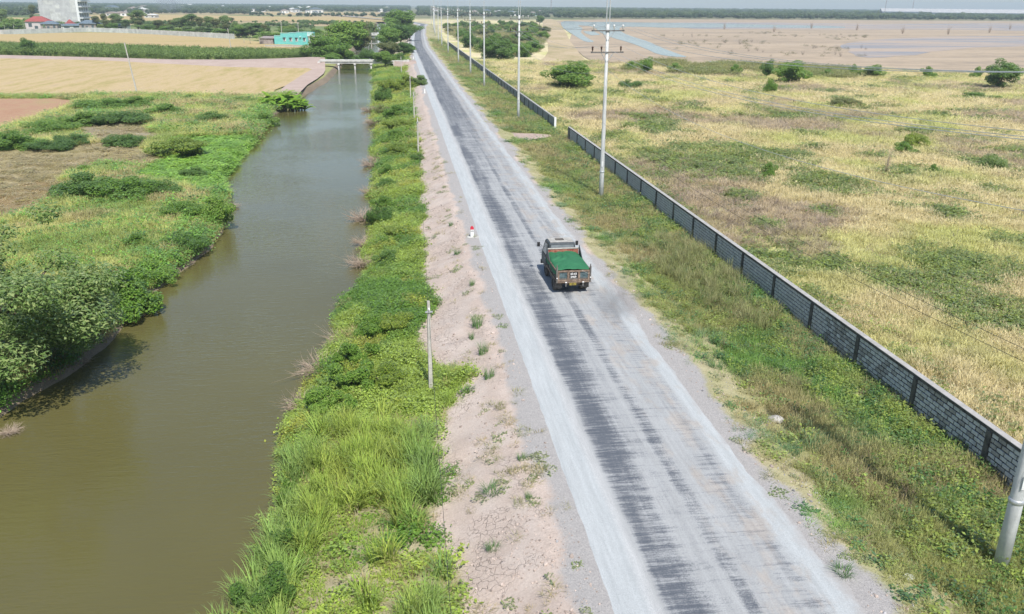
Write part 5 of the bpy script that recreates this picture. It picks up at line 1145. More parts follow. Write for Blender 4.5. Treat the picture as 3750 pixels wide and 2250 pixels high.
def hip_house(bx, by, w_, d_, hw, hr, label, roofmat, wallmat, rz=0.0, z=Z_L, tiers=1, name='house', group=None, ov=0.7):
    p = dp(bx, by, z); e = empty(name, (p[0], p[1], z), rz); tag(e, label, 'house', group)
    wl_ = MB().box(-w_ / 2, w_ / 2, 0, d_, 0, hw).build('wall', wallmat, e)
    def hip(w2, d2, z0, h2, y0):
        r = min(w2, d2) / 2 * 0.95
        return MB().add([(-w2 / 2, y0, z0), (w2 / 2, y0, z0), (w2 / 2, y0 + d2, z0), (-w2 / 2, y0 + d2, z0), (-w2 / 2 + r, y0 + d2 / 2, z0 + h2), (w2 / 2 - r, y0 + d2 / 2, z0 + h2)], [(0, 1, 5, 4), (1, 2, 5), (2, 3, 4, 5), (3, 0, 4), (0, 3, 2, 1)])
    hip(w_ + 2 * ov, d_ + 2 * ov, hw + 0.004, hr, -ov).build('roof', roofmat, e)
    if tiers > 1: hip(w_ * 0.5, d_ * 0.5, hw + hr * 0.75, hr * 0.8, d_ * 0.25).build('upper_roof', roofmat, e)
    MB().box(-w_ * 0.12, w_ * 0.02, -0.05, -0.002, 0, min(2.2, hw - 0.3)).build('door', M['shutter'], e)
    for s in (-0.36, 0.24): MB().box(w_ * s, w_ * (s + 0.14), -0.05, -0.002, hw * 0.35, hw * 0.8).build('window', M['shutter'], e)
    return e
hip_house(92, 72.5, 13, 9, 4.6, 2.9, 'large house with wide red tiled hip roof before the tall grey building', M['redroof'], M['pinkish'], R(6))
hip_house(168, 70.5, 6.5, 6, 2.6, 1.9, 'small pavilion with two-tiered red roof beside the tall building', M['redroof'], M['white'], R(4), tiers=2)
hip_house(120, 73.5, 9, 7, 3.4, 1.8, 'little gate house with blue-grey roof left of the red-roofed pavilion', M['blueroof'], M['tin'], R(4))
hip_house(213, 73, 10, 6, 3.6, 2.0, 'dark timber gate with grey roof at the bend of the pale wall', M['blueroof'], M['tin'], R(-10))
hip_house(190, 72, 22, 5, 2.2, 1.2, 'long low white annex with blue-grey roof behind the pale wall', M['blueroof'], M['white'], R(2))
hip_house(262, 73, 24, 4, 2.4, 1.2, 'low white outbuilding with blue-grey roof right of the timber gate', M['blueroof'], M['white'], R(-16))
# long pale wall
def long_wall(pts, h, label):
    e = empty('long_wall', (0, 0, Z_L)); tag(e, label, 'wall'); rr = random.Random(5)
    for (x0, y0), (x1, y1) in zip(pts[:-1], pts[1:]):
        L = math.hypot(x1 - x0, y1 - y0); n = max(1, int(L / 6)); a = math.atan2(y1 - y0, x1 - x0); me = MB().box(0.13, L / n - 0.13, -0.1, 0.1, 0, h).mesh('panel', M['pale_wall']); po = MB().box(-0.13, 0.13, -0.16, 0.16, 0, h + 0.1).mesh('post', M['pale_wall'])
        for k in range(n):
            q = (x0 + (x1 - x0) * k / n, y0 + (y1 - y0) * k / n, 0); inst('panel', me, e, q, (0, 0, a)); inst('post', po, e, q, (0, 0, a))
wpts = [dp(x, y, Z_L)[:2] for x, y in ((-420, 86), (0, 84), (190, 78), (215, 77.3), (310, 80.5), (567, 94.5))]
long_wall(wpts, 2.3, 'long pale stained wall crossing behind the far stubble field')

# ================================================================== trees, shrubs, clumps
def bigtree():
    b = rblobs(64, (0.10, 0, 0.58), (0.50, 0.48, 0.38), 0.05, 0.125, 77) + [(0.42, -0.10, 0.38, 0.16), (0.36, 0.16, 0.30, 0.16), (0.46, 0.06, 0.52, 0.14), (0.2, -.3, .3, .16), (0.02, -.32, .42, .15)]
    TREE['big'] = (trunk_mesh('trunk', b, 0.028, 77, M['bark'], 0.2, 16), crown_mesh('crown', b, 40000, 0.021, 77, M['leaf_d'], 0.3, 0.36, 0.02))
bigtree()
plant('big', 'riverside_tree', (-20.0, 37.6, -1.3), 12.0, 8.0, 'large leafy tree overhanging the canal at the left edge of the picture', 'tree', rz=0.2)
plant('big', 'riverside_tree', (-17.8, 40.6, -1.35), 6.6, 4.2, 'smaller grey-green tree bending over the water beside the large tree', 'tree', rz=0.5)
# left of the canal: shrubs (foot x, foot y, top y, width)
for key, bx, by, ty, wx, lab, mt in (
    ('bush0', 300, 760, 640, 190, 'wide bright green shrub on the left bank beside the large overhanging tree', 'leaf_a'), ('bush2', 230, 720, 650, 150, 'yellow-green shrub on the left bank behind the wide bright shrub', 'leaf_c'),
    ('bush1', 360, 690, 620, 130, 'dark shrub at the water edge right of the wide bright shrub', 'leaf_a'), ('bush1', 450, 625, 548, 120, 'dark round shrub leaning over the left water edge', 'leaf_b'),
    ('bush0', 520, 540, 465, 110, 'dense green shrub at the water edge below the bright lawn', 'leaf_a'), ('bush2', 440, 525, 480, 110, 'low yellow-green shrub beside the dense water edge shrub', 'leaf_a'),
    ('bush1', 310, 480, 415, 170, 'broad dark thicket below the brown turf, right half', 'leaf_a'), ('bush0', 200, 475, 410, 150, 'broad dark thicket below the brown turf, left half', 'leaf_b'), ('bush1', 385, 475, 428, 90, 'small dark shrub closing the thicket towards the lawn', 'leaf_b'),
    ('bush1', 208, 420, 393, 40, 'little upright shrub behind the broad thicket', 'leaf_a'), ('bush1', 470, 425, 400, 62, 'small dark shrub standing alone on the bright lawn', 'leaf_b'),
    ('bush2', 435, 375, 322, 130, 'rounded yellow-green shrub on the upper edge of the lawn', 'leaf_c'), ('bush1', 515, 292, 264, 78, 'dark oval shrub alone in pale grass', 'leaf_b'), ('bush0', 640, 305, 268, 76, 'green shrub on the bank below the banana clump', 'leaf_a'),
    ('bush1', 305, 352, 318, 100, 'dull green shrub standing on bare soil', 'leaf_b'), ('bush1', 175, 348, 318, 90, 'dull green shrub with straggly stems left of the bare soil', 'leaf_b'),
    ('bush0', 405, 278, 248, 105, 'leafy mound left of the dark oval shrub', 'leaf_a'), ('bush0', 330, 262, 230, 95, 'leafy mound under the leaning concrete pole', 'leaf_a'), ('bush1', 255, 264, 232, 130, 'long green thicket at the lower edge of the stubble field', 'leaf_a'),
    ('bush1', 280, 300, 262, 150, 'dark thicket behind the bare soil', 'leaf_b'), ('bush0', 210, 302, 266, 120, 'green thicket at the corner of the red plot', 'leaf_a'), ('bush1', 120, 322, 284, 130, 'green thicket along the lower edge of the red plot', 'leaf_a'),
    ('bush0', 40, 358, 312, 140, 'thicket at the left edge below the red plot', 'leaf_a'), ('bush1', 120, 362, 332, 110, 'low thicket between red plot and brown turf', 'leaf_b'), ('bush1', 458, 240, 226, 40, 'tiny shrub on the edge of the stubble field', 'leaf_b'),
    ('bush1', 590, 245, 232, 110, 'low dark hedge left of the banana clump', 'leaf_b'), ('bush0', 330, 596, 560, 60, 'small shrub in rough grass above the bright shrubs', 'leaf_a')):
    stand(key, bx, by, ty, wx, 'shrub', lab, 'shrub', None, mt, crown_r=0.64)
p = spot(84, 133); stand('low0', 72, 134, 84, 46, 'field_tree', 'single round dark tree standing in the cassava strip', 'tree', None, 'leaf_b')
# right bank of the canal
for key, bx, by, ty, wx, lab, mt in (
    ('bush3', 640, 1470, 1370, 120, 'leafy bush with long leaves at the bottom edge of the canal bank', 'leaf_b'), ('bush3', 690, 1330, 1255, 90, 'leafy bush over the water beside the tall grass', 'leaf_b'), ('bush3', 700, 1210, 1165, 60, 'small leafy bush at the water edge left of the tall grass', 'leaf_a'),
    ('bush3', 800, 1000, 925, 110, 'dark leafy bush just behind the tall grass', 'leaf_a'), ('bush3', 850, 945, 862, 120, 'dark glossy bush left of the square concrete pole', 'leaf_a'), ('bush2', 930, 930, 870, 105, 'yellow-green bush right of the dark glossy bush', 'leaf_c'),
    ('bush3', 862, 880, 812, 95, 'green bush above the dark glossy bush at the water edge', 'leaf_a'), ('bush0', 900, 815, 752, 100, 'leafy bush on the bank level with the top of the square pole', 'leaf_a'), ('bush2', 960, 800, 745, 95, 'yellowish low bush right of the leafy bank bush', 'leaf_c'),
    ('bush0', 935, 640, 602, 72, 'dark round bush on the bank left of the red-topped post', 'leaf_b'), ('bush2', 968, 570, 540, 76, 'yellow-green bush on the bank above the red-topped post', 'leaf_c'), ('bush1', 915, 540, 488, 70, 'dark bush at the water edge above the dry brush', 'leaf_b'),
    ('bush0', 930, 505, 470, 62, 'green bush at the water edge beyond the dark bush', 'leaf_a'), ('bush1', 932, 455, 425, 52, 'dark bush on the bank in the middle of the creepers', 'leaf_b'), ('bush0', 938, 425, 395, 56, 'green bush on the bank below the short concrete pole', 'leaf_a'), ('bush1', 1010, 388, 366, 34, 'small bush around the foot of the second short concrete pole', 'leaf_b'),
    ('bush2', 970, 372, 338, 80, 'yellow-green bush on the bank before the second short pole', 'leaf_c'), ('bush0', 955, 345, 308, 72, 'bright round bush at the water edge far along the bank', 'leaf_a'), ('bush2', 962, 312, 280, 70, 'bright bush behind the round water edge bush', 'leaf_c'),
    ('bush0', 958, 285, 250, 76, 'green bush where the canal bank narrows', 'leaf_a'), ('bush1', 925, 275, 250, 50, 'olive bush overhanging the water where the bank narrows', 'leaf_o'), ('bush1', 925, 250, 200, 52, 'tall dark bush over the water before the bridge', 'leaf_b'),
    ('bush2', 945, 228, 180, 60, 'feathery yellow-green bush on the bank before the bridge', 'leaf_c'), ('bush4', 985, 215, 172, 60, 'pale green clump on the bank right of the feathery bush', 'leaf_c'), ('bush4', 1018, 205, 176, 40, 'grey-green bush beside the road before the bridge ramp', 'leaf_d')):
    stand(key, bx, by, ty, wx, 'bush', lab, 'bush', None, mt, -1.5, 0.66)
for k, (bx, by, sz, lab) in enumerate(((775, 900, 2.2, 'brown dead brush hanging into the water left of the dark glossy bush'), (830, 830, 1.9, 'dead brush at the water edge above the glossy bush'), (735, 985, 1.6, 'bare dead brush at the water edge behind the tall grass'), (875, 640, 2.1, 'tan dead brush at the right water edge left of the red-topped post'),
        (880, 530, 2.6, 'dead branches lying in the water below the tan dry bush'), (900, 468, 2.2, 'low dead brush in the water far along the right bank'), (900, 400, 2.4, 'round dry brown bush at the right water edge'), (912, 388, 2.0, 'second dry brown bush close behind the round one'), (885, 590, 1.8, 'fallen twigs with a green tuft at the right water edge'), (860, 745, 1.5, 'thin dead twigs at the right water edge above the bright bushes'),
        (905, 300, 3.0, 'dead twigs in the water where the bank narrows'), (890, 268, 2.4, 'dry twigs over the water before the bridge'))):
    p = dp(bx, by, WATER + 0.1); o = empty('dead_brush', tuple(p), random.uniform(0, 6), (sz * 0.72, sz * 0.72, sz * 0.75)); inst('twigs', TWIG[k % 3], o); tag(o, lab, 'dead brush', 'dead brush along the canal')
for k, (bx, by, sz, lab) in enumerate(((22, 1045, 1.0, 'bare dead branches rising from the water at the left edge'), (180, 880, 1.4, 'tangle of brown roots at the water edge under the large tree'), (430, 640, 1.7, 'dead brown brush at the left water edge under the dark round shrub'), (470, 615, 1.2, 'dry twigs on the left water edge'), (330, 760, 1.3, 'twigs in the water below the wide bright shrub'), (560, 500, 1.4, 'twigs poking out of the water below the lawn'))):
    p = dp(bx, by, WATER + 0.05); o = empty('dead_brush', tuple(p), random.uniform(0, 6), (sz * 0.7, sz * 0.7, sz * 0.5)); inst('twigs', TWIG[(k + 1) % 3], o); tag(o, lab, 'dead brush', 'dead brush along the canal')
# separate grass tufts on the clay slope
_v, _f = blades(110, 95, 0.34, 0.62, 0.011, 4); TG = bpy.data.meshes.new('grass_tuft'); TG.from_pydata(_v, [], _f); TG.materials.append(M['grass'])
t = NT('tuft_blades'); leafy(t, t.ramp(t.n('ShaderNodeNewGeometry').outputs['Random Per Island'], [(0.0, (0.07, 0.16, 0.05)), (0.6, (0.14, 0.26, 0.09)), (1.0, (0.26, 0.35, 0.14))]), 0.3, 0.4); M['tuft'] = t.m
for k, (bx, by, w_, h_, lab) in enumerate(((1152, 790, 1.3, 0.8, 'tall grass tuft on the clay slope left of the truck shadow'), (1168, 855, 1.2, 0.75, 'bushy grass tuft on the gravel edge below the tall tuft'), (1140, 820, 0.7, 0.5, 'little grass tuft between the two larger tufts'), (1182, 915, 1.1, 0.7, 'spreading grass tuft at the gravel edge above the creeper tongue'), (1140, 690, 0.9, 0.45, 'faded grass tuft on the slope below the red-topped post'), (1105, 615, 1.1, 0.4, 'dry grass patch on the slope left of the red-topped post'),
        (1090, 545, 0.9, 0.4, 'small grass tuft on the slope beyond the red-topped post'), (1190, 1190, 1.6, 0.4, 'flat green grass patch on the clay slope near the bottom'), (1260, 1110, 0.8, 0.3, 'thin grass patch at the gravel edge near the bottom'), (1275, 1205, 0.5, 0.3, 'tiny dry tuft on the clay near the gravel'), (1190, 1330, 1.0, 0.28, 'thin green runner grass low on the clay slope'), (1070, 920, 0.9, 0.5, 'creeper clump on the slope right of the square pole'), (1130, 945, 1.2, 0.35, 'creeping green tongue climbing the slope to the gravel edge'),
        (1560, 720, 1.3, 0.45, 'blue-green grass tuft at the right road edge by the truck'), (1405, 530, 1.2, 0.4, 'blue-green tuft at the right road edge beyond the truck'), (1730, 890, 1.6, 0.4, 'long grass patch at the right road edge below the truck'), (2040, 1385, 1.4, 0.3, 'grass patch on the grey verge at the bottom right'))):
    p = spot(bx, by, -0.5); o = inst('grass_tuft', TG, None, tuple(p), (0, 0, k * 1.3), (w_ * 0.55, w_ * 0.55, h_ * 1.15)); o.material_slots[0].link = 'OBJECT'; o.material_slots[0].material = M['tuft']; tag(o, lab, 'grass tuft', 'grass tufts along the road edges')
# banana clump
def banana_leaf():
    V = []; F = []; n = 9
    for i in range(n + 1):
        q = i / n; y = 2.2 * q; z = 1.5 * q - 1.35 * q ** 2.4; wv = 0.05 + 0.30 * math.sin(math.pi * min(1, q * 0.93 + 0.06)) ** 0.7 if i else 0.03
        jag = 0.04 * (i % 2); V += [(-wv + jag, y, z - 0.10 * wv * 3 * q), (0, y, z), (wv - jag, y, z - 0.10 * wv * 3 * q)]
    for i in range(n): F += [(3 * i, 3 * i + 1, 3 * i + 4, 3 * i + 3), (3 * i + 1, 3 * i + 2, 3 * i + 5, 3 * i + 4)]
    return np_mesh('leaf', V, np.array(F), M['banana'], True)
bl_me = banana_leaf(); st_me = MB().tube([(0, 0, -0.2), (0, 0, 0.9), (0.05, 0, 1.8)], [0.17, 0.14, 0.09], 8).mesh('stem', M['banana_stem'], True)
pbn = spot(684, 268, -1.4); bn = empty('banana_clump', tuple(pbn)); tag(bn, 'dense clump of banana plants with broad leaves at the canal edge', 'banana plants')
rr = random.Random(4)
for k in range(38):
    a = rr.uniform(0, 6.28); r_ = 3.5 * math.sqrt(rr.random()); x, y = r_ * math.cos(a) * 1.1, r_ * math.sin(a) * 0.8 + 0.6; s = rr.uniform(0.9, 1.35) * (1.1 - 0.12 * r_); hs = rr.uniform(.02, 0.95) * (1.15 - 0.2 * r_)
    inst('stem', st_me, bn, (x, y, 0), (rr.uniform(-.12, .12), rr.uniform(-.12, .12), 0), (s, s, s * hs * 1.1))
    for j in range(9): inst('leaf', bl_me, bn, (x, y, 1.6 * s * hs + rr.uniform(-.1, .4)), (rr.uniform(-.1, .75), rr.uniform(-.3, .3), j * 0.7 + rr.uniform(0, .4)), (s * 1.15, s * rr.uniform(.75, 1.1), s * 1.1))
# coconut palms
def frond_mesh():
    V = []; F = []; n = 16
    for i in range(n):
        q = i / n; y = 3.0 * q; z = 1.0 * q - 1.7 * q * q; q2 = (i + 0.6) / n; y2 = 3.0 * q2; z2 = 1.0 * q2 - 1.7 * q2 * q2
        for s in (-1, 1):
            l = 0.75 * math.sin(math.pi * min(1, q * 0.8 + 0.2)) + 0.1; b = len(V)
            V += [(0, y, z), (0, y2, z2), (s * l, y2 + 0.35, z2 - 0.35 * l)]; F.append((b, b + 1, b + 2))
    return np_mesh('frond', V, np.array(F), M['palm'])
fr_me = frond_mesh(); pt_me = MB().tube([(0, 0, -0.3), (0.12, 0, 2.5), (0.1, 0.05, 5.0)], [0.2, 0.15, 0.12], 8).mesh('trunk', M['old_concrete'], True)
def palm(bx, by, ty, lab, group, z=Z_L):
    p = dp(bx, by, z); h = height(p, ty); e = empty('coconut_palm', tuple(p), random.uniform(0, 6), (h / 6.2,) * 3); inst('trunk', pt_me, e)
    for k in range(15): inst('frond', fr_me, e, (0.1, 0.05, 4.95), (R(random.choice((-25, 0, 25, 48))) + random.uniform(-.15, .15), random.uniform(-.1, .1), k * 2.4), (random.uniform(.8, 1.05),) * 3)
    return tag(e, lab, 'palm', group)
for bx, by, ty, lab in ((605, 107, 84, 'coconut palm at the right end of the pale wall'), (628, 108, 82, 'coconut palm close left of the turquoise house'), (590, 106, 88, 'short palm at the foot of the pale wall end'), (236, 73, 50, 'coconut palm right of the tall building'), (256, 73, 54, 'second palm right of the tall building'),
        (152, 74, 50, 'palm in front of the tall grey wall'), (60, 74, 52, 'palm left of the red-roofed house'), (35, 75, 54, 'palm behind the pale wall at far left'), (12, 75, 55, 'leftmost palm behind the pale wall'), (108, 74, 60, 'small palm beside the little gate house'), (880, 120, 92, 'palm leaning over the far canal'), (862, 130, 98, 'palm among trees left of the far canal')):
    palm(bx, by, ty, lab, 'coconut palms')
for bx, by, ty, lab in ((735, 78, 66, 'leftmost of a row of far palms beyond the turquoise house'), (760, 77, 65, 'second of a row of far palms beyond the turquoise house'), (785, 77, 64, 'third of a row of far palms beyond the turquoise house'), (805, 77, 64, 'last of a row of far palms beyond the turquoise house')): palm(bx, by, ty, lab, 'far palms')
# trees behind the pale wall and round the house (foot x, foot y, top y, width)
TB = [('tall1', 285, 74, 30, 34, 'tall slender tree behind the pale wall, leftmost of the row'), ('tall0', 255, 72, 32, 16, 'thin tree behind the palms right of the tall building'), ('tall1', 335, 77, 20, 40, 'tallest slender tree behind the pale wall'), ('flat', 372, 79, 56, 62, 'dark spreading tree behind the pale wall'),
      ('tall0', 418, 79, 47, 22, 'thin tree right of the dark spreading tree'), ('tall1', 433, 80, 40, 26, 'slim tree in the middle of the wall row'), ('tall1', 462, 81, 30, 46, 'broad tall tree in the middle of the wall row'), ('tall0', 445, 80, 44, 20, 'thin tree left of the broad tall tree'), ('tall0', 486, 82, 40, 24, 'thin tree right of the broad tall tree'), ('tall1', 506, 82, 36, 30, 'tall tree over the middle hedges'),
      ('tall0', 524, 83, 44, 26, 'slim tree right of the middle hedges'), ('tall1', 548, 85, 34, 30, 'feathery tree near the right end of the pale wall'), ('low0', 415, 82, 66, 50, 'round green tree low behind the wall'), ('low1', 452, 83, 66, 46, 'yellowish green tree low behind the wall'), ('low0', 540, 87, 68, 56, 'round green tree low near the wall end'), ('round1', 500, 84, 66, 40, 'dark round tree low behind the wall'),
      ('round2', 585, 92, 56, 50, 'bushy tree behind the palms left of the house'), ('round1', 612, 92, 52, 56, 'dark bushy tree behind the house, left'), ('low0', 650, 98, 72, 60, 'olive tree directly left of the turquoise house'), ('flat', 705, 92, 68, 58, 'dark spreading tree behind the turquoise house'), ('low1', 680, 94, 76, 44, 'light green tree behind the house roof'), ('low0', 735, 90, 74, 50, 'small tree behind the right end of the house'),
      ('tall0', 560, 60, 42, 16, 'thin far tree above the wall end'), ('low0', 30, 72, 38, 44, 'tree left of the tall building, nearest the red roof'), ('tall1', 12, 70, 18, 28, 'tall tree at the far left'), ('low0', 60, 66, 40, 60, 'rounded tree behind the red-roofed house'), ('tall0', 82, 62, 10, 18, 'thin tall tree touching the left side of the tall building'), ('low0', 0, 74, 50, 50, 'low tree at the left end behind the pale wall')]
for key, bx, by, ty, wx, lab in TB: stand(key, bx, by, ty, wx, 'tree', lab, 'tree', 'trees behind the pale wall and the house', crown_r=0.40 if key[0] in 'lrf' else 0.15)
rr = random.Random(33)
for k in range(34):
    bx = rr.uniform(225, 640); by = 74 + max(0, (bx - 300)) * 0.055 + rr.uniform(-1.5, 2.5); tl_ = rr.random() < 0.55; hp = rr.uniform(22, 40) if tl_ else rr.uniform(13, 24)
    stand(rr.choice(('tall0', 'tall1')) if tl_ else rr.choice(('low0', 'round0', 'round2', 'low1')), bx, by, by - hp, rr.uniform(16, 30) if tl_ else rr.uniform(26, 46), 'tree', 'green tree in the dense tree row behind the long pale wall', 'tree', 'dense tree row behind the pale wall', None, Z_L, 0.15 if tl_ else 0.4)
for k in range(16):
    bx = rr.uniform(570, 900); by = rr.uniform(76, 92) - (4 if bx > 760 else 0); hp = rr.uniform(16, 30)
    stand(rr.choice(('low0', 'round0', 'round2', 'tall1', 'low1')), bx, by, by - hp, rr.uniform(26, 46), 'tree', 'green tree in the grove behind the turquoise house', 'tree', 'grove behind the turquoise house', None, Z_L, 0.4)
# trees by the canal, left side
for key, bx, by, ty, wx, lab, mt in (('low0', 790, 145, 70, 100, 'big rounded tree left of the canal behind the bridge, left one', 'leaf_a'), ('round0', 838, 140, 42, 110, 'big rounded tree left of the canal behind the bridge, tallest', 'leaf_a'), ('round2', 875, 138, 66, 60, 'tree at the canal edge behind the bridge', 'leaf_o'), ('low1', 820, 150, 104, 70, 'bright low tree before the big rounded trees', 'leaf_a'), ('low0', 770, 138, 95, 44, 'small tree at the end of the cassava strip', 'leaf_b'),
        ('round1', 870, 108, 48, 60, 'tree further up the left canal bank', 'leaf_o'), ('tall1', 898, 100, 50, 36, 'slim tree far up the left canal bank', 'leaf_d'), ('low0', 890, 90, 46, 50, 'greyish tree far up the left canal bank', 'leaf_o'), ('bush0', 850, 152, 128, 80, 'low shrub by the water under the bridge', 'leaf_a'), ('bush0', 800, 152, 130, 80, 'low shrub left of the bridge end', 'leaf_a'), ('bush1', 885, 146, 110, 40, 'shrub hanging over the far canal water', 'leaf_b')):
    stand(key, bx, by, ty, wx, 'tree' if key[0] != 'b' else 'shrub', lab, 'tree' if key[0] != 'b' else 'shrub', None, mt, Z_L, 0.41 if key[0] != 'b' else 0.64)
# trees between the canal and the road
for key, bx, by, ty, wx, lab, mt in (('round0', 930, 165, 120, 62, 'green tree at the right end of the bridge', 'leaf_a'), ('low0', 958, 160, 122, 50, 'dark tree between bridge end and road', 'leaf_b'), ('round2', 942, 145, 96, 66, 'olive tree behind the bridge end', 'leaf_o'), ('round1', 975, 138, 100, 50, 'dark tree beside the road behind the bridge', 'leaf_b'), ('low0', 992, 128, 106, 34, 'small round tree at the road edge', 'leaf_a'), ('round0', 940, 122, 62, 76, 'tall tree beside the far canal', 'leaf_a'),
        ('round1', 968, 112, 56, 66, 'tall dark tree beside the far road', 'leaf_b'), ('flat', 990, 100, 58, 50, 'spreading dark tree reaching over the far road', 'leaf_b'), ('round0', 965, 84, 18, 84, 'tallest far tree left of the road', 'leaf_a'), ('low0', 940, 92, 46, 60, 'far tree between canal and road', 'leaf_a'), ('low0', 985, 78, 52, 30, 'farthest tree at the road edge', 'leaf_a')):
    stand(key, bx, by, ty, wx, 'tree', lab, 'tree', None, mt, Z_L, 0.41)
# dry grassland trees and shrubs, right
for key, bx, by, ty, wx, lab, mt in (('low0', 1372, 214, 138, 118, 'big round green tree on the dry grassland, left of the others', 'leaf_a'), ('scrub0', 1560, 178, 136, 38, 'upright tree by the mudflat right of the tall power pole', 'leaf_a'), ('bush0', 1524, 172, 146, 36, 'shrub left of the upright tree', 'leaf_a'), ('bush0', 1632, 172, 150, 50, 'round shrub right of the upright tree', 'leaf_a'), ('bush1', 1520, 214, 188, 64, 'dull shrub in dry grass below the upright tree', 'leaf_b'),
        ('bush0', 1775, 182, 152, 36, 'pale green shrub by the mudflat, alone', 'leaf_a'), ('scrub0', 1852, 188, 142, 36, 'dark upright tree touching the larger tree', 'leaf_b'), ('low0', 1906, 202, 136, 78, 'large round tree in the middle of the grassland edge', 'leaf_a'), ('bush1', 1858, 228, 180, 30, 'slender shrub in front of the large round tree', 'leaf_a'), ('bush0', 2000, 188, 165, 44, 'small round shrub right of the large round tree', 'leaf_a'), ('bush0', 2062, 186, 152, 26, 'narrow shrub left of the bushy pair', 'leaf_a'),
        ('low0', 2105, 188, 150, 52, 'bushy tree with two heads at the grassland edge', 'leaf_a'), ('bush0', 2242, 188, 158, 38, 'round shrub between bushy tree and right-hand tree', 'leaf_a'), ('bush0', 2358, 190, 158, 30, 'shrub close left of the right-hand tree', 'leaf_a'), ('scrub2', 2416, 217, 141, 84, 'dark tall tree near the right edge of the picture', 'leaf_b'), ('bush2', 2208, 358, 312, 56, 'yellow-green shrub standing in the dry grass at right', 'leaf_c'), ('bush0', 2185, 372, 340, 60, 'lower green shrub beside the yellow-green one', 'leaf_a'),
        ('bush1', 2390, 412, 362, 60, 'dull shrub in dry grass near the right edge', 'leaf_d'), ('bush0', 2255, 420, 394, 34, 'small bright shrub in dry grass near the dead sapling', 'leaf_a'), ('bush0', 1855, 432, 388, 40, 'small green shrub in the middle of the weeds', 'leaf_a'), 
        ('bush2', 2040, 258, 232, 80, 'low green thicket in the distance of the dry grass', 'leaf_o'), ('bush0', 2350, 240, 222, 110, 'low green thicket below the right-hand tree', 'leaf_a')):
    stand(key, bx, by, ty, wx, 'tree' if key[0] != 'b' else 'shrub', lab, 'tree' if key[0] != 'b' else 'shrub', None, mt, Z_R, 0.41 if key[0] != 'b' else 0.64)
p = spot(2140, 424, Z_R); o = empty('dead_sapling', tuple(p), 0.4, (1.1, 1.1, 3.0)); inst('branches', BARE[0], o); tag(o, 'bare grey dead sapling standing in the dry grass', 'dead tree')
for k, (x, y) in enumerate(((2070, 62), (2180, 70), (2290, 72), (2390, 68), (1750, 60), (1870, 66), (1960, 58), (2440, 60))):
    p = dp(x, y + 12, Z_R); o = empty('dead_tree', tuple(p), k * 0.8, (4, 4, 6)); inst('branches', BARE[k % 2], o); tag(o, 'bare dead tree standing on the wide brown mudflat', 'dead tree', 'dead trees on the mudflat')
# scrub wood behind the far wall
P0 = np.array([dp(x, y, Z_R)[:2] for x, y in ((1075, 62), (1300, 60), (1325, 85), (1300, 128), (1255, 140), (1150, 128), (1110, 100), (1075, 80))]); x0, y0 = P0.min(0); x1, y1 = P0.max(0); cnt = 0; rr = random.Random(12)
scu = np.array([rr.uniform(x0, x1) for _ in range(9000)]); scv = np.array([rr.uniform(y0, y1) for _ in range(9000)]); k_ = inpoly(scu, scv, P0) & (scu > 23) & (fbm(scu, scv, 12, 281) > 0.3); scu, scv = scu[k_], scv[k_]; n = len(scu)
scatter('scrub_undergrowth', 'olive and brown undergrowth filling the scrub wood behind the far wall', 'undergrowth', np.column_stack([scu, scv, np.full(n, Z_R)]), lerp(np.array((0.18, 0.24, 0.07)), np.array((0.42, 0.36, 0.18)), fbm(scu, scv, 9, 282)), RNG.uniform(0.6, 1.6, n), RNG.uniform(1.6, 3.2, n), named(np.array(['weed'] * n)))
while cnt < 115:
    x, y = rr.uniform(x0, x1), rr.uniform(y0, y1)
    if x < 24 or not inpoly(np.array([x]), np.array([y]), P0)[0]: continue
    h = rr.uniform(2.4, 5.2); k = rr.choice(('scrub0', 'scrub1', 'scrub1', 'scrub2', 'low0'))
    plant(k, 'scrub_tree', (x, y, Z_R), h * rr.uniform(1.1, 1.9), h, 'bushy green tree in the scrub wood behind the far wall', 'tree', 'scrub wood behind the far wall'); cnt += 1
for bx, by, ty, wx, lab in ((1178, 143, 76, 60, 'dark dense tree at the near edge of the scrub wood'), (1212, 146, 84, 70, 'green dense tree at the near edge of the scrub wood, right of the dark one'), (1270, 138, 98, 56, 'rounded tree at the right corner of the scrub wood'), (1130, 116, 74, 40, 'dark tree between two far power poles')): stand('low0', bx, by, ty, wx, 'tree', lab, 'tree', None, 'leaf_b' if 'dark' in lab else 'leaf_a', Z_R, 0.46)
p = dp(1304, 62, Z_R); plant('round1', 'tree', tuple(p), 9, 9, 'dark tree alone at the far end of the dry berm', 'tree')

# ================================================================== far houses and works
rr = random.Random(21); WLL = [M['white'], M['white'], M['turq_l'], M['pale_wall']]
fw = [MB().box(-4.5, 4.5, 0, 7, 0, 4.0).mesh('wall', m) for m in WLL]; fr_ = [MB().prism([(-5, 4.005), (5, 4.005), (0, 5.6)], -0.6, 7.6, 1).mesh('roof', m) for m in (M['white'], M['tin'], M['white'], M['blueroof'])]
fwin = MB().box(-0.7, 0.7, -0.05, -0.003, 1.2, 2.8).mesh('window', M['shutter'])
def far_house(x, y, s, lab, grp):
    e = empty('far_house', (x, y, -1.2), rr.uniform(-.5, .5), (s * rr.uniform(.8, 1.6), s, s * rr.uniform(.8, 1.2))); inst('wall', rr.choice(fw), e); inst('roof', rr.choice(fr_), e)
    for q in (-2.4, 2.4): inst('window', fwin, e, (q, 0, 0))
    tag(e, lab, 'house', grp)
for k in range(64):
    bx = rr.uniform(-60, 985); by = rr.choice((rr.uniform(14, 24), rr.uniform(24, 33))) + (0 if bx > 200 else 3); p = dp(bx, by + 2, -1.2); far_house(p[0], p[1], rr.uniform(0.9, 1.6), 'tiny pale house among distant trees left of the road', 'distant houses left of the road')
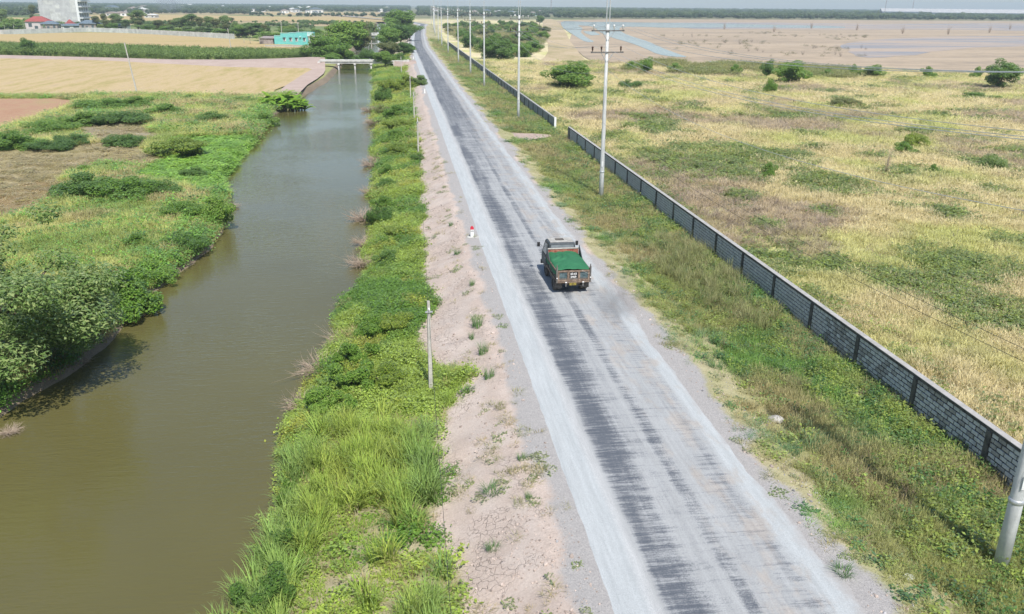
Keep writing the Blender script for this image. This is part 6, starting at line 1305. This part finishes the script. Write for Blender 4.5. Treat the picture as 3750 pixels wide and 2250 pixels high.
for k in range(26):
    bx = rr.uniform(1030, 1340); by = rr.uniform(27, 37); p = dp(bx, by + 2, -1.2); far_house(p[0], p[1], rr.uniform(0.9, 1.5), 'tiny pale house among distant trees right of the road', 'distant houses right of the road')
for bx, by, s, lab in ((268, 40, 1.6, 'white arcaded house at the far edge of the stubble'), (290, 40, 1.7, 'second white house beside the arcaded one'), (362, 44, 1.5, 'white house with arches alone at the far stubble edge')): p = dp(bx, by, -1.2); far_house(p[0], p[1], s * 0.6, lab, None)
def works(bx, by, w_, d_, h_, lab, mat, roof):
    p = dp(bx, by, -1.0); e = empty('warehouse', tuple(p), R(-24)); tag(e, lab, 'warehouse')
    MB().box(0, w_, 0, d_, 0, h_).build('wall', mat, e); MB().prism([(0, h_ + 0.01), (d_, h_ + 0.01), (d_ / 2, h_ + d_ * 0.10)], -1, w_ + 1, 0).build('roof', roof, e)
    n = int(w_ / 14)
    for k in range(n): MB().box(3 + k * 14, 9 + k * 14, -0.3, -0.02, h_ * 0.45, h_ * 0.7).build('window', M['white'], e)
works(2130, 40.5, 330, 60, 10, 'long white-roofed warehouse on the right horizon', M['blueroof'], M['bare_wall']); works(2250, 42, 230, 50, 9, 'white-roofed warehouse right of the longest one', M['blueroof'], M['bare_wall'])
p = dp(2392, 42, -1.0); e = empty('office_block', tuple(p), R(-24)); tag(e, 'pale three-storey block at the right end of the warehouses', 'building'); MB().box(0, 75, 0, 20, 0, 15).build('wall', M['white'], e)
for fl in range(3):
    for k in range(8): MB().box(3 + k * 9, 9 + k * 9, -0.4, -0.03, 2 + fl * 4.6, 4.8 + fl * 4.6).build('window', M['shutter'], e)
for bx, by, h_, lab in ((2136, 41, 60, 'thin lattice mast before the long warehouse'), (2202, 40, 46, 'faint mast right of the lattice mast'), (1331, 34, 46, 'thin mast on the horizon right of the road')):
    p = dp(bx, by, -1.0); e = empty('mast', tuple(p)); m = MB()
    for a in range(3): m.tube([(1.2 * math.cos(a * 2.09), 1.2 * math.sin(a * 2.09), 0), (0.3 * math.cos(a * 2.09), 0.3 * math.sin(a * 2.09), h_)], 0.16, 4, False)
    m.build('legs', M['tin'], e); q = MB()
    for k in range(12): q.tube([(1.2 - k * .07, 0, h_ * k / 12), (-0.6 + k * .04, 1.0 - k * .06, h_ * (k + 1) / 12)], 0.09, 3, False)
    q.build('bracing', M['tin'], e); tag(e, lab, 'mast')
# motorbikes parked at the far road edge
def motorbike(x, y, rz, lab):
    e = empty('motorbike', (x, y, 0.0), rz)
    for yy in (-0.62, 0.62):
        m = MB(); n = 14
        m.tube([(0.30 * 0 + 0.0, yy + 0.29 * math.cos(2 * math.pi * k / n), 0.30 + 0.29 * math.sin(2 * math.pi * k / n)) for k in range(n + 1)], 0.045, 6, False); w_ = m.build('wheel', M['rubber'], e); MB().tube([(-0.05, yy, 0.3), (0.05, yy, 0.3)], 0.09, 8).build('hub', M['steel'], w_)
    MB().prism([(-0.45, 0.42), (0.25, 0.35), (0.5, 0.85), (0.35, 0.9), (0.1, 0.62), (-0.7, 0.7)], -0.12, 0.12, 0).build('body', M['black'], e); MB().box(-0.13, 0.13, -0.65, 0.1, 0.72, 0.82).build('seat', M['rubber'], e, bevel=0.02)
    MB().tube([(0, 0.62, 0.3), (0, 0.42, 1.0), (-0.32, 0.32, 1.08)], 0.025, 6).tube([(0, 0.42, 1.0), (0.32, 0.32, 1.08)], 0.025, 6).build('handlebar', M['steel'], e)
    tag(e, lab, 'motorbike', 'motorbikes at the far road edge')
motorbike(4.9, 378, 0.3, 'dark motorbike parked under trees at the far left road edge, left one'); motorbike(6.0, 377, 0.6, 'dark motorbike parked at the far left road edge, right one')
# stones and scraps on the verge
for k, (bx, by, s, lab) in enumerate(((1873, 1018, 0.3, 'pale broken concrete lump on the verge'), (2193, 1399, 0.17, 'white plastic scrap in the weeds at bottom right'), (1700, 698, 0.22, 'round grey stone in the weeds right of the truck'), (1355, 655, 0.0, ''))):
    if not s: continue
    p = spot(bx, by, -0.5); m = MB(); bm = bmesh.new(); bmesh.ops.create_icosphere(bm, subdivisions=2, radius=s); r_ = random.Random(k)
    for v in bm.verts: v.co *= r_.uniform(0.75, 1.15); v.co.z *= 0.5
    me = bpy.data.meshes.new('stone'); bm.to_mesh(me); bm.free(); me.materials.append(M['old_concrete'] if k != 1 else M['pale_wall']); tag(inst('stone', me, None, (p[0], p[1], p[2] + s * 0.3)), lab, 'stone' if k != 1 else 'scrap')
smoke('field_smoke', 'pale smoke plume rising among distant trees on the left', tuple(dp(415, 33, -1) + np.array([0, 0, 16])), (26, 26, 30), (0, R(-18), 0), 0.05, (0.9, 0.92, 0.95), 1.2)

# ================================================================== haze
hz = MB().box(-7000, 7000, -60, 7000, -5, 68).build('haze', M['white']); t = NT('thin_air_haze'); pv = t.n('ShaderNodeVolumePrincipled'); pv.inputs['Color'].default_value = (0.74, 0.89, 1.0, 1); pv.inputs['Density'].default_value = 0.00021; pv.inputs['Anisotropy'].default_value = 0.0
t.l(pv.outputs[0], t.out.inputs['Volume']); hz.data.materials.clear(); hz.data.materials.append(t.m); tag(hz, kind='stuff')
